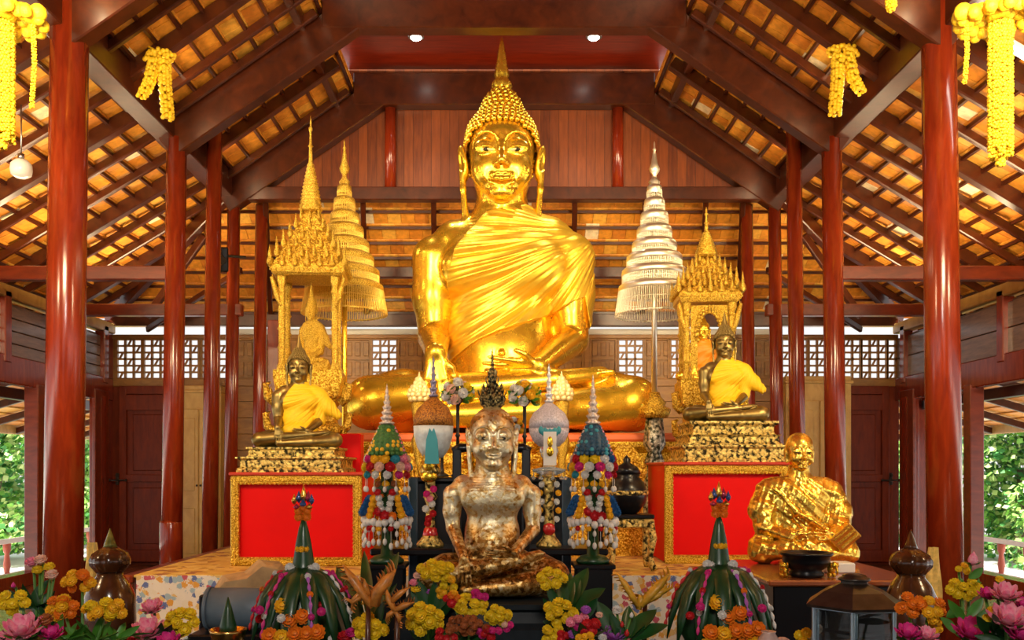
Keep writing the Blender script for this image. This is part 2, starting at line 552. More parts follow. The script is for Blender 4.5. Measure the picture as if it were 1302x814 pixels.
# side walls: weathered planks over a red beam, openings below with posts
for s, n in ((-1, 'left'), (1, 'right')):
    mb = MB()
    y = -1.0
    for r in range(4 if s < 0 else 2):
        k = 4 if s < 0 else 2; h = .68 / k
        mb.box((s * XW, (YB - 8) / 2, 3.13 + h * (r + .5)), (.06, YB + 8, h - .012), ch=.006)
    mb.box((s * (XW + .05), (YB - 8) / 2, 3.47), (.03, YB + 8, .76))
    struct('wall_' + n, mb, M_PLANK)
    mb = MB(); mb.box((s * XW, (YB - 8) / 2, 2.94), (.16, YB + 8, .38), ch=.015); struct('trim_%d' % (5 if s < 0 else 6), mb, M_RED)
    mb = MB(); mb.box((s * XW, (YB - 8) / 2, 3.97), (.2, YB + 8, .17), ch=.015); struct('trim_%d' % (7 if s < 0 else 8), mb, M_PALE)
    mb = MB(); mb.box((s * XW, (YB - 8) / 2, .08), (.24, YB + 8, .18), ch=.015); struct('baseboard_' + n, mb, M_RED)
    mb = MB(); mb.box((s * (XW + .35), (YB - 8) / 2, 2.68), (.1, YB + 8, .16), ch=.01); struct('trim_%d' % (9 if s < 0 else 10), mb, M_DARK)
    # return wall strip at the corner
    for k, yy in enumerate((-5.5, -2.0, 1.5, 5.0, 8.3, 12.85, 14.85)):
        mb = MB(); mb.box((s * XW, yy, 1.45), (.2, .2, 2.7), ch=.012); o = struct('post', mb, M_RED if k != 5 else M_BEAM)
    for k, yy in enumerate((12.0, 14.95)):
        mb = MB(); mb.box((s * (XW - .02), yy, 3.5), (.16, .16, .95), ch=.012); struct('post', mb, M_RED)
# corner posts of the back wall
for px in (134, 349, 927, 1171):
    mb = MB(); x = (px - CX) * (YB - .1) / F; mb.box((x, YB - .1, 2.05), (.19, .19, 4.1), ch=.012); struct('post', mb, M_RED)

# doors in the back corners: leaf, panel, latch
for s, n in ((-1, 1), (1, 2)):
    d = MB(); xa, xb = s * 6.45, s * 5.42; xm = (xa + xb) / 2
    y = YB - .12
    d.box((xm, y + .03, 1.55), (1.03, .03, 2.9))
    for xx in (xa - s * .06, xb + s * .06): d.box((xx, y, 1.55), (.12, .07, 2.9), ch=.008)
    for zz, hh in ((.15, .2), (1.45, .12), (2.72, .26), (2.93, .14)): d.box((xm, y, zz), (1.028, .064, hh), ch=.006)
    d.box((xm, y + .012, 2.05), (.6, .03, .95), ch=.02); d.box((xm, y + .012, .82), (.6, .03, .95), ch=.02)
    o = struct('door_%d' % n, d, M_DOOR)
    h = MB(); xx = xa + s * .02
    h.box((xx, y - .05, 1.44), (.05, .03, .2), ch=.006); h.cyl((xx - s * .16, y - .09, 1.42), (xx + s * .12, y - .09, 1.42), .013, seg=8)
    h.ball((xx + s * .12, y - .09, 1.42), .028, 8, 6); h.ball((xx - s * .16, y - .09, 1.42), .022, 8, 6); h.cyl((xx, y - .1, 1.5), (xx, y, 1.5), .02, seg=8)
    h.build('door_latch', M_IRON, o)
    # edge board lit from outside
    e = MB(); e.box((s * 6.6, YB - .5, 1.5), (.05, .5, 2.8), ch=.008); struct('trim_%d' % (11 if s < 0 else 12), e, M_BEAM)

# ================================================================== roof
SL = .70          # upper slope
SLO = .60         # lower slope
def tile_mat(): 
    r = random.random()
    return 0 if r < .38 else 1 if r < .66 else 2 if r < .82 else 3 if r < .97 else 4
def slope(name, xa, za, xb, zb, y0, y1, tw=.21, course=.27, side=-1, bat=True):
    "tiled slope between the line x=xa, z=za (top) and x=xb, z=zb (foot)"
    mb = MB(); L = sqrt((xb - xa) ** 2 + (zb - za) ** 2); n = max(1, int(L / course)); m = int((y1 - y0) / tw)
    nx, nz = -(zb - za) / L * (1 if xb > xa else -1), abs(xb - xa) / L
    for i in range(n):
        t0, t1 = i / n, (i + 1.25) / n
        for j in range(m):
            mb.cur = tile_mat()
            jit = random.uniform(-.004, .004)
            ya, yb = y0 + (y1 - y0) * j / m, y0 + (y1 - y0) * (j + .97) / m
            p = lambda t, lift: (xa + (xb - xa) * t + nx * lift * 0, 0, za + (zb - za) * t + lift)
            A = p(t0, .02 + jit); B = p(t1, .055 + jit)
            th = .018
            vs = [(A[0], ya, A[2]), (A[0], yb, A[2]), (B[0], yb, B[2]), (B[0], ya, B[2])]
            vs += [(x, y, z + th) for x, y, z in vs]
            mb.add(vs, [(0, 1, 2, 3), (7, 6, 5, 4), (0, 4, 5, 1), (1, 5, 6, 2), (2, 6, 7, 3), (3, 7, 4, 0)], False)
    # cover above the tiles keeps daylight out of the joints
    mb.cur = 1
    mb.add([(xa, y0, za + .1), (xa, y1, za + .1), (xb, y1, zb + .1), (xb, y0, zb + .1)], [(0, 1, 2, 3)], False)
    if bat:
        mb.cur = 5
        for i in range(n + 1):
            t = (i + .1) / n
            x, z = xa + (xb - xa) * t, za + (zb - za) * t
            mb.box((x, (y0 + y1) / 2, z - .005), (.04, y1 - y0, .04), ch=0)
    return struct(name, mb, M_TILES + [M_DARK])
Y0 = -8.0
mb = MB()
for x0, x1 in ((-6.7, -1.6), (1.6, 6.7)): mb.box(((x0 + x1) / 2, -8, 2.4), (x1 - x0, .12, 4.8))
mb.box((0, -8, 5.4), (8.6, .12, 4.6)); mb.box((-5.2, -8, 4.4), (3, .12, 1.6)); mb.box((5.2, -8, 4.4), (3, .12, 1.6))
struct('wall_front_unseen', mb, M_DOOR)  # unseen wall behind the camera, added to cut the daylight
nroof = 0
for s, n in ((-1, 'left'), (1, 'right')):
    slope('ceiling_upper_' + n, s * 2.2, 7.16, s * 4.15, 5.80, Y0, 13.42, side=s)
    slope('ceiling_lower_' + n, s * 4.05, 5.86, s * 8.0, 5.86 - 3.95 * SLO, Y0, 15.0, side=s)
# flat boarded ceiling between the collars
mb = MB()
for i in range(13): mb.box((0, Y0 + 21.4 * (i + .5) / 13, 7.55), (4.9, 21.4 / 13 - .008, .05), ch=.004)
struct('ceiling', mb, wood('ceiling_boards', (.15, .010, .003), (.30, .028, .007), .3, (.4, 3, 1), .2))
# hipped end behind the statue: courses run across
mb = MB()
z_top, z_bot, ya, yb = 5.72, 4.12, 13.5, 15.7
n = 9
for i in range(n):
    t0, t1 = i / n, (i + 1.25) / n
    w0 = 4.2 + (7.2 - 4.2) * t0
    m = int(2 * w0 / .21)
    for j in range(m):
        mb.cur = tile_mat()
        xa = -w0 + 2 * w0 * j / m; xb = -w0 + 2 * w0 * (j + .97) / m
        A = (ya + (yb - ya) * t0, z_top + (z_bot - z_top) * t0 + .02); B = (ya + (yb - ya) * t1, z_top + (z_bot - z_top) * t1 + .055)
        vs = [(xa, A[0], A[1]), (xb, A[0], A[1]), (xb, B[0], B[1]), (xa, B[0], B[1])]
        vs += [(x, y, z + .018) for x, y, z in vs]
        mb.add(vs, [(3, 2, 1, 0), (4, 5, 6, 7), (0, 1, 5, 4), (1, 2, 6, 5), (2, 3, 7, 6), (3, 0, 4, 7)], False)
    mb.cur = 5
    t = (i + .1) / n
    mb.box((0, ya + (yb - ya) * t, z_top + (z_bot - z_top) * t - .005), (2 * (4.2 + 3 * t), .04, .04))
mb.cur = 1
mb.add([(-4.2, ya, z_top + .1), (4.2, ya, z_top + .1), (7.2, yb, z_bot + .1), (-7.2, yb, z_bot + .1)], [(0, 1, 2, 3)], False)
struct('ceiling_back', mb, M_TILES + [M_DARK])

NT = [20]
def trim(a, b, w, h, mat, up=(0, 0, 1), ch=.012):
    mb = MB(); mb.beam(a, b, w, h, up, ch); NT[0] += 1
    return struct('trim_%d' % NT[0], mb, mat)
def truss(Y, th=.2):
    for s in (-1, 1):
        trim((s * 4.12, Y, 5.53), (s * 1.62, Y, 7.26), th, .40, M_DARK)
    trim((-2.2, Y, 7.16), (2.2, Y, 7.16), th + .02, .47, M_DARK)
truss(8.25); truss(11.0); truss(13.3); truss(4.0)
for s in (-1, 1):
    trim((s * 4.1, Y0, 5.78), (s * 4.1, 13.5, 5.78), .26, .36, M_DARK)            # plate on the columns
    trim((s * 2.45, Y0, 7.02), (s * 2.45, 13.4, 7.02), .1, .26, M_DARK)           # purlin at the collar
    # common rafters under the tiles
    for Y in (5.0, 6.2, 7.3, 9.1, 9.66, 10.35, 10.8, 11.25, 12.15, 13.05):
        big = Y in (6.2, 9.66, 12.15)
        trim((s * 4.15, Y, 5.73), (s * 2.25, Y, 7.06), .12 if big else .07, .16 if big else .1, M_DARK)
    Y = 4.2
    k = 0
    while Y < 14.9:
        big = k % 3 == 1
        trim((s * 4.1, Y, 5.77), (s * 7.7, Y, 5.77 - 3.6 * SLO), .13 if big else .07, .17 if big else .1, M_DARK)
        Y += .62; k += 1
    # ties across the aisles
    trim((s * 3.95, 11.0, 3.98), (s * 6.7, 11.0, 3.98), .15, .17, M_BEAM)
    trim((s * 3.85, 13.3, 3.94), (s * 6.7, 13.3, 3.94), .15, .17, M_BEAM)
    trim((s * 3.95, 8.25, 3.98 + .9), (s * 6.7, 8.25, 3.98 + .9), .0, .0, M_BEAM) if False else None
    # hip rafter to the corner and the raking struts
    trim((s * 4.1, 13.4, 5.66), (s * 6.75, 15.4, 4.15), .12, .2, M_DARK)
    trim((s * 5.6, 14.2, 4.0), (s * 4.6, 13.9, 5.2), .08, .12, M_DARK)
    trim((s * 6.0, 15.2, 3.95), (s * 3.95, 13.6, 4.6), .06, .1, M_DARK)
trim((-3.9, 13.3, 5.64), (3.9, 13.3, 5.64), .17, .19, M_DARK)                      # tie under the gable
trim((-3.6, 14.35, 4.72), (3.6, 14.35, 4.72), .14, .17, M_DARK)                   # purlin under the hip
for x in (-3.55, -2.1, -1.05, 0, 1.05, 2.1, 3.0, 3.55):
    trim((x, 13.45, 5.62), (x * 1.12, 15.4, 4.2), .08, .12, M_DARK)
mb = MB(); mb.prism([(-4.3, 5.72), (4.3, 5.72), (4.3, 6.0), (2.3, 7.3), (2.3, 7.58), (-2.3, 7.58), (-2.3, 7.3), (-4.3, 6.0)], 13.42, 13.46); struct('wall_gable', mb, M_GABLE)

# ================================================================== columns
def column(name, x, y, r, z1, base, label, z0=0.0, lean=.012):
    mb = MB(); lx = -lean * (1 if x > 0 else -1)
    b = MB()
    pts = [(x + lx * (z - 1.6), y, z) for z in (z0, z0 + (z1 - z0) * .5, z1)]
    b.tube(pts, [r * 1.02, r, r * .97], 40, True)
    o = struct(name, b, M_RED, label); o['category'] = 'column'
    if base:
        c = MB(); c.lathe([(r * 1.12, 0), (r * 1.12, base), (r * 1.03, base + .03)], (x - lx * 1.6 * -1 * -1, y, z0), 40)
        c.build('column_base', M_RED, o)
    return o
for s, n in ((-1, 'left'), (1, 'right')):
    column('column', s * 4.03, 8.29, .168 if s < 0 else .152, 6.4, 0, 'thick glossy red column at the %s front, the widest on its side' % n)
    column('column', s * 4.03, 11.0, .122, 5.62, .95, 'red column under the near roof truss on the %s, second in line' % n)
    column('column', s * 3.83, 11.8, .10, 6.05, 0, 'bright red column close behind the near truss on the %s' % n)
    column('column', s * 4.02, 13.3, .095, 5.62, 0, 'dark red column under the gable truss on the %s' % n)
    column('column', s * 3.72, 13.7, .095, 5.6, 0, 'dark red column behind the gable truss on the %s, nearest the centre' % n)
    b = MB(); b.cyl((s * 1.68, 13.36, 5.7), (s * 1.68, 13.36, 7.0), .085, seg=24); o = struct('column', b, M_RED, 'short red king post on the %s of the gable boards' % n); o['category'] = 'column'

# ================================================================== outside: eaves, balustrades, trees
for s, n in ((-1, 'left'), (1, 'right')):
    mb = MB()
    a0, a1 = (s * 6.85, 3.2), (s * 9.5, 2.42)
    for j in range(60):
        for i in range(9):
            mb.cur = tile_mat()
            t0, t1 = i / 9, (i + 1.2) / 9
            ya, yb = -2 + 26 * j / 60, -2 + 26 * (j + .98) / 60
            A = (a0[0] + (a1[0] - a0[0]) * t0, a0[1] + (a1[1] - a0[1]) * t0); B = (a0[0] + (a1[0] - a0[0]) * t1, a0[1] + (a1[1] - a0[1]) * t1 + .03)
            vs = [(A[0], ya, A[1]), (A[0], yb, A[1]), (B[0], yb, B[1]), (B[0], ya, B[1])]; vs += [(x, y, z + .02) for x, y, z in vs]
            mb.add(vs, [(0, 1, 2, 3), (7, 6, 5, 4), (0, 4, 5, 1), (1, 5, 6, 2), (2, 6, 7, 3), (3, 7, 4, 0)], False)
    struct('ceiling_veranda_' + n, mb, M_TILES + [M_DARK])
    for y in [2 + 1.3 * i for i in range(16)]:
        trim((a0[0], y, a0[1] - .08), (a1[0], y, a1[1] - .08), .08, .12, M_DARK)
    trim((a1[0], -2, a1[1] - .04), (a1[0], 24, a1[1] - .04), .05, .2, M_PALE)
    bal = empty('balustrade', (s * 9.4, 13, -.6), 0, 'red and white balustrade along the sunlit terrace on the %s' % n, 'balustrade')
    r = MB(); r.box((0, 4, .84), (.16, 18, .08), ch=.01); r.build('handrail', plain('pale_rail', (.75, .62, .55), .6), bal)
    r = MB(); r.box((0, 4, .2), (.1, 18, .06), ch=.01); r.build('bottom_rail', MATS['pale_rail'], bal)
    po = None
    for i in range(20):
        if po is None:
            q = MB(); q.lathe([(.07, 0), (.07, .12), (.04, .18), (.065, .4), (.04, .6), (.07, .68), (.07, .8)], (0, 0, 0), 12)
            po = q.build('baluster', plain('baluster_red', (.45, .10, .06), .5), bal); o = po
        else:
            o = po.copy(); COL.objects.link(o); o.parent = bal
        o.location = (0, -4.4 + i * .85, 0)

def leafcloud(mb, c, r, n, size):
    for _ in range(n):
        v = Vector((random.gauss(0, 1), random.gauss(0, 1), random.gauss(0, 1))).normalized() * random.uniform(.55, 1)
        p = Vector(c) + Vector((v.x * r[0], v.y * r[1], v.z * r[2]))
        d = Vector((random.uniform(-1, 1), random.uniform(-1, 1), random.uniform(-.9, .3))).normalized()
        sd = d.orthogonal().normalized()
        L = size * random.uniform(.7, 1.3)
        w = L * .42
        a = p + d * L * .45
        mb.cur = random.randrange(3)
        mb.add([p, a + sd * w, p + d * L, a - sd * w], [(0, 1, 2, 3)], False)
M_LEAVES = [plain('leaf_%s' % n, c, .45, var=.2, vs=4, sub=0) for n, c in (('fresh', (.25, .55, .09)), ('deep', (.08, .30, .07)), ('lime', (.55, .72, .25)))]
M_BARK = plain('bark', (.16, .11, .07), .9, var=.3)
tree_specs = [(-1, 12.1, 21.2, 'broad green tree beyond the terrace, filling the left opening'),
              (-1, 12.2, 26.6, 'leafy green tree in the narrow gap between the left thick column and the door'),
              (1, 12.1, 21.2, 'broad green tree beyond the terrace, filling the right opening'),
              (1, 12.2, 26.6, 'leafy tree far along the right terrace, mostly behind the right thick column')]
for s, dx, y, lab in tree_specs:
    t = empty('tree', (s * dx, y, -.6), 0, lab, 'tree', 'trees beyond the terraces')
    b = MB(); b.tube([(0, 0, 0), (.1, .1, 1.0), (0, 0, 2.2)], [.16, .12, .07], 8); b.tube([(.05, .05, 1), (.6, -.5, 2.1)], [.08, .04], 6); b.build('trunk', M_BARK, t)
    c = MB()
    for k in range(20):
        leafcloud(c, (random.uniform(-.8, .8), random.uniform(-1.4, 1.4), .35 + 3.9 * k / 19), (.75, .85, .7), 420, .17)
    c.build('foliage', M_LEAVES, t)

# ================================================================== light
world = bpy.data.worlds.new('World'); SC.world = world; world.use_nodes = True
wn = world.node_tree; bg = wn.nodes['Background']
tc = wn.nodes.new('ShaderNodeTexCoord'); sp = wn.nodes.new('ShaderNodeSeparateXYZ'); wn.links.new(tc.outputs['Generated'], sp.inputs[0])
wn.links.new(ramp(wn, [(0, (.90, .88, .84)), (.5, (1, .98, .95)), (1, (.80, .90, 1.0))], math_node(wn, 'ADD', math_node(wn, 'MULTIPLY', sp.outputs[2], v=.5), v=.5)), bg.inputs[0])
bg.inputs[1].default_value = 1.05
def lamp(name, kind, loc, aim, energy, col=(1, .78, .48), size=.6, spot=None, size_y=None):
    l = bpy.data.lights.new(name, kind); l.energy = energy; l.color = col
    if kind == 'AREA':
        l.size = size
        if size_y: l.shape = 'RECTANGLE'; l.size_y = size_y
    elif kind == 'SUN': l.angle = size
    else: l.shadow_soft_size = size
    if kind == 'SPOT': l.spot_size = spot or 1.2; l.spot_blend = .6
    o = bpy.data.objects.new(name, l); COL.objects.link(o); o.location = loc
    if aim is not None: o.rotation_euler = (Vector(aim) - Vector(loc)).to_track_quat('-Z', 'Y').to_euler()
    return o
lamp('sun', 'SUN', (0, 0, 20), (1, 9, 0), 12, (1, .95, .85), .02)
WARM = (1.0, .74, .42)
for s in (-1, 1):
    lamp('hall_floodlight', 'SPOT', (s * 2.4, 3.6, 5.6), (s * .3, 12.3, 3.9), 1500, WARM, .25, .75)
    lamp('unseen_roof_fill', 'AREA', (s * 3.0, 4.4, 4.4), (s * 4.6, 10.5, 5.8), 300, WARM, .9)  # out-of-view fill, added to brighten the roof slopes
    lamp('unseen_aisle_fill', 'AREA', (s * 5.9, 3.0, 4.2), (s * 5.3, 11, 4.6), 110, WARM, .6)  # added side fill out of view, lifts the aisle
    lamp('ceiling_spot_light', 'SPOT', (s * 1.22, 12.30, 7.38), (s * .5, 12.4, 3.0), 110, (1, .9, .75), .05, 1.6)
for s in (-1, 1):
    for y in (7.0, 9.2, 11.06, 13.1):
        lamp('unseen_aisle_roof_fill', 'AREA', (s * 5.2, y, 4.12), (s * 5.0, y + .5, 6), 44, WARM, 1.6, None, .15)  # unseen fill above the aisles, added to brighten the tiles
    for y in (7.5, 9.8, 12.2):
        lamp('unseen_nave_roof_fill', 'AREA', (s * 3.9, y, 6.0), (s * -1.6, y + .4, 7.1), 36, WARM, .12, None, 1.2)  # fill without a fixture, added to light the opposite upper slope
lamp('hidden_back_fill', 'POINT', (0, 13.0, 3.4), None, 90, WARM, .15)  # added light hidden behind the statue, brightens back roof and wall
lamp('unseen_front_fill', 'AREA', (0, -1.5, 3.9), (0, 7, 1.0), 150, (1, .92, .82), .8)  # fill added behind the camera to brighten the front offerings

# ================================================================== camera
cam = bpy.data.cameras.new('camera'); co_ = bpy.data.objects.new('camera', cam); COL.objects.link(co_)
co_.location = (0, 0, EYE); co_.rotation_euler = (pi / 2, 0, 0)
cam.sensor_width = 36; cam.lens = 36 * F / 1302
cam.shift_x = (651 - CX) / 1302; cam.shift_y = (CY - 407) / 1302
cam.clip_start = .05; cam.clip_end = 200
SC.camera = co_
SC.view_settings.view_transform = 'Standard'; SC.view_settings.look = 'None'
SC.view_settings.gamma = 1; SC.view_settings.use_curve_mapping = False
SC.view_settings.exposure = 0.0
SC.cycles.max_bounces = 6; SC.cycles.diffuse_bounces = 3; SC.cycles.glossy_bounces = 4
SC.cycles.sample_clamp_indirect = 6
# ================================================================== statues
def gold_mat(name, col, rough, var=.12, bs=.04, bscale=6, col2=None, met=1.0):
    m, nt, b = _new(name)
    co = coords(nt)
    c2 = col2 or tuple(c * (1 - var) for c in col)
    nt.links.new(ramp(nt, [(.3, c2), (.65, col)], noise(nt, co, 4, 5, .6)), b.inputs['Base Color'])
    b.inputs['Metallic'].default_value = met
    r = nt.nodes.new('ShaderNodeMapRange'); r.inputs[3].default_value = rough * .8; r.inputs[4].default_value = rough * 1.3
    nt.links.new(noise(nt, co, 9, 3), r.inputs[0]); nt.links.new(r.outputs[0], b.inputs['Roughness'])
    if bs: bump(nt, b, noise(nt, co, bscale, 3), bs, .02)
    MATS[name] = m
    return m
M_GOLD = gold_mat('polished_gold', (1.0, .66, .06), .25, bs=0, met=.9)
M_GOLDCLOTH = gold_mat('gilded_cloth', (1.0, .68, .06), .36, bs=.04, bscale=20, met=.78)
M_BRONZE = gold_mat('aged_bronze', (.34, .25, .085), .38, col2=(.17, .12, .035), met=.9)
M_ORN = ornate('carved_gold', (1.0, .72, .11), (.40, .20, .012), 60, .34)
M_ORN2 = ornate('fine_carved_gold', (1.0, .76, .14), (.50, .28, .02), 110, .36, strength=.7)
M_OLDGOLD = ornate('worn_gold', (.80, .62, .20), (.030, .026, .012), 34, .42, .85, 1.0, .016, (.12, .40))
M_SAFFRON = plain('saffron_cloth', (.92, .56, .010), .65, var=.07, vs=5, bs=.15, bscale=220, bdist=.002)
def leafgold():
    m, nt, b = _new('pressed_gold_leaf')
    co = coords(nt)
    v = voro(nt, co, 52, 'F1', 'Color'); n = noise(nt, co, 13, 8, .75, 1.0)
    sp = nt.nodes.new('ShaderNodeSeparateXYZ'); nt.links.new(v, sp.inputs[0])
    s = math_node(nt, 'ADD', math_node(nt, 'MULTIPLY', sp.outputs[0], v=.2), math_node(nt, 'MULTIPLY', n, v=.9))
    # darker towards the hands and lap, paler foil towards the chest and face
    sz = nt.nodes.new('ShaderNodeSeparateXYZ'); nt.links.new(co, sz.inputs[0])
    r = nt.nodes.new('ShaderNodeMapRange'); r.inputs[1].default_value = .25; r.inputs[2].default_value = .48; r.inputs[3].default_value = -.10; r.inputs[4].default_value = .075
    nt.links.new(sz.outputs[2], r.inputs[0])
    s = math_node(nt, 'ADD', s, r.outputs[0])
    nt.links.new(ramp(nt, [(.34, (.11, .045, .008)), (.46, (.42, .19, .03)), (.55, (.72, .50, .18)), (.66, (.86, .76, .50))], s), b.inputs['Base Color'])
    b.inputs['Metallic'].default_value = .8; b.inputs['Roughness'].default_value = .3
    h = math_node(nt, 'ADD', noise(nt, co, 38, 4, .7, 1.2), sp.outputs[1])
    bump(nt, b, h, .45, .007)
    return m
M_LEAFGOLD = leafgold()
M_MONK = gold_mat('crinkled_gold_foil', (1.0, .70, .12), .25, bs=.25, bscale=16, col2=(.75, .42, .05), met=.92)
M_HAIRGOLD = gold_mat('rubbed_brown_gold', (.62, .36, .08), .32, bs=.3, bscale=40, col2=(.25, .11, .02), met=.9)
M_JEWEL = ornate('dark_jewelled_gold', (.55, .42, .16), (.02, .02, .015), 70, .3, .9, .8, .006)
M_EYEW = plain('eye_white', (.80, .66, .34), .25)
M_EYEB = plain('eye_dark', (.02, .015, .01), .15)

def head_form(fm, c, s, ear=1.0, nose=1.0, sc=(1, 1, 1), earx=49, ring=False):
    "a statue head about 82 s wide added to the form; c is the point between the eyes"
    T = lambda x, y, z: (c[0] + x * s * sc[0], c[1] + y * s * sc[1], c[2] + z * s * sc[2])
    R = lambda *r: tuple(q * s for q in r)
    E = lambda p, r, k, rot=None, cut=False: fm.ell(T(*p), R(*r), k * s, rot, cut)
    L = lambda pts, rs, k, cut=False: fm.limb([T(*p) for p in pts], R(*rs), k * s, cut)
    L([(0, 10, -38), (0, 12, -92)], [29, 37], 8)                     # neck
    E((0, 6, 16), (41.5, 48, 47), 6); E((0, -4, -14), (38, 40, 43), 8)
    for q in (-1, 1):
        E((q * 20, -24, -18), (17, 17, 19), 9)                         # cheeks
    E((0, -31, -48), (15, 10, 9), 11)                                  # chin
    L([(0, -40, 8), (0, -46, -4), (0, -54 * nose, -16)], [3.2, 3.8, 4.8], 4)
    for q in (-1, 1):
        E((q * 5.8, -47.5, -18.5), (4.2, 5, 3.6), 3)
        arc = []
        for i in range(11):
            t = pi * (1.02 - 1.0 * i / 10)
            x = 19.5 + 16.5 * cos(t); z = 3 + 19 * sin(t) ** .9 if sin(t) > 0 else 3
            arc.append((q * x, -43.5 + .0165 * (x - 9) ** 2 * (1 if x > 9 else 0) - (1.0 if z > 18 else 0), z))
        L(arc, [.9, 1.3, 1.6, 1.8, 1.9, 1.9, 1.8, 1.6, 1.4, 1.1, .8], 2.0)
        E((q * 19.5, -37.8, 5), (14, 6.2, 10), 3)                      # lids
        L([(q * 7.5, -42.8, -1.5), (q * 14, -45.0, -4.0), (q * 22, -43.8, -4.2), (q * 32, -35.5, 1.0)], [.5, .8, .8, .5], 1.4)
        L([(q * 7.5, -42.8, .5), (q * 13, -45.2, 3.4), (q * 22, -44.6, 3.8), (q * 32, -36.0, 1.6)], [.5, .9, .9, .5], 1.2)
    L([(-16, -39.5, -27.6), (-10, -43.8, -29.6), (-5, -46.2, -29.0), (0, -46.8, -30.2), (5, -46.2, -29.0), (10, -43.8, -29.6), (16, -39.5, -27.6)], [.6, 1.8, 2.6, 2.4, 2.6, 1.8, .6], 2)
    L([(-14, -41, -31.5), (-7, -44.6, -35), (0, -46, -36.2), (7, -44.6, -35), (14, -41, -31.5)], [.9, 2.4, 3.0, 2.4, .9], 2.4)
    L([(-13, -44.0, -30.4), (-7, -47.6, -32.2), (0, -49.2, -32.8), (7, -47.6, -32.2), (13, -44.0, -30.4)], [.3, .6, .7, .6, .3], 1.0, True)
    if ring:
        L([(-22, -36, -22), (-21, -37, -30), (-14, -39, -38.5), (0, -40.5, -42.5), (14, -39, -38.5), (21, -37, -30), (22, -36, -22)], [.4, .8, .9, .9, .9, .8, .4], 4.5)
    for q in (-1, 1):
        if ear:
            E((q * earx, 8, 0), (5, 9, 23), 4, (0, q * .2, -q * .5))
            L([(q * (earx + 1), 6, -8), (q * earx, 5, -34), (q * (earx - 3.5), 3, -34 - 40 * ear)], [5, 3.8, 4.6], 4)
            E((q * (earx + 4), 2, 1), (3.2, 6, 13), 2, (0, q * .2, -q * .5), True)
    return T

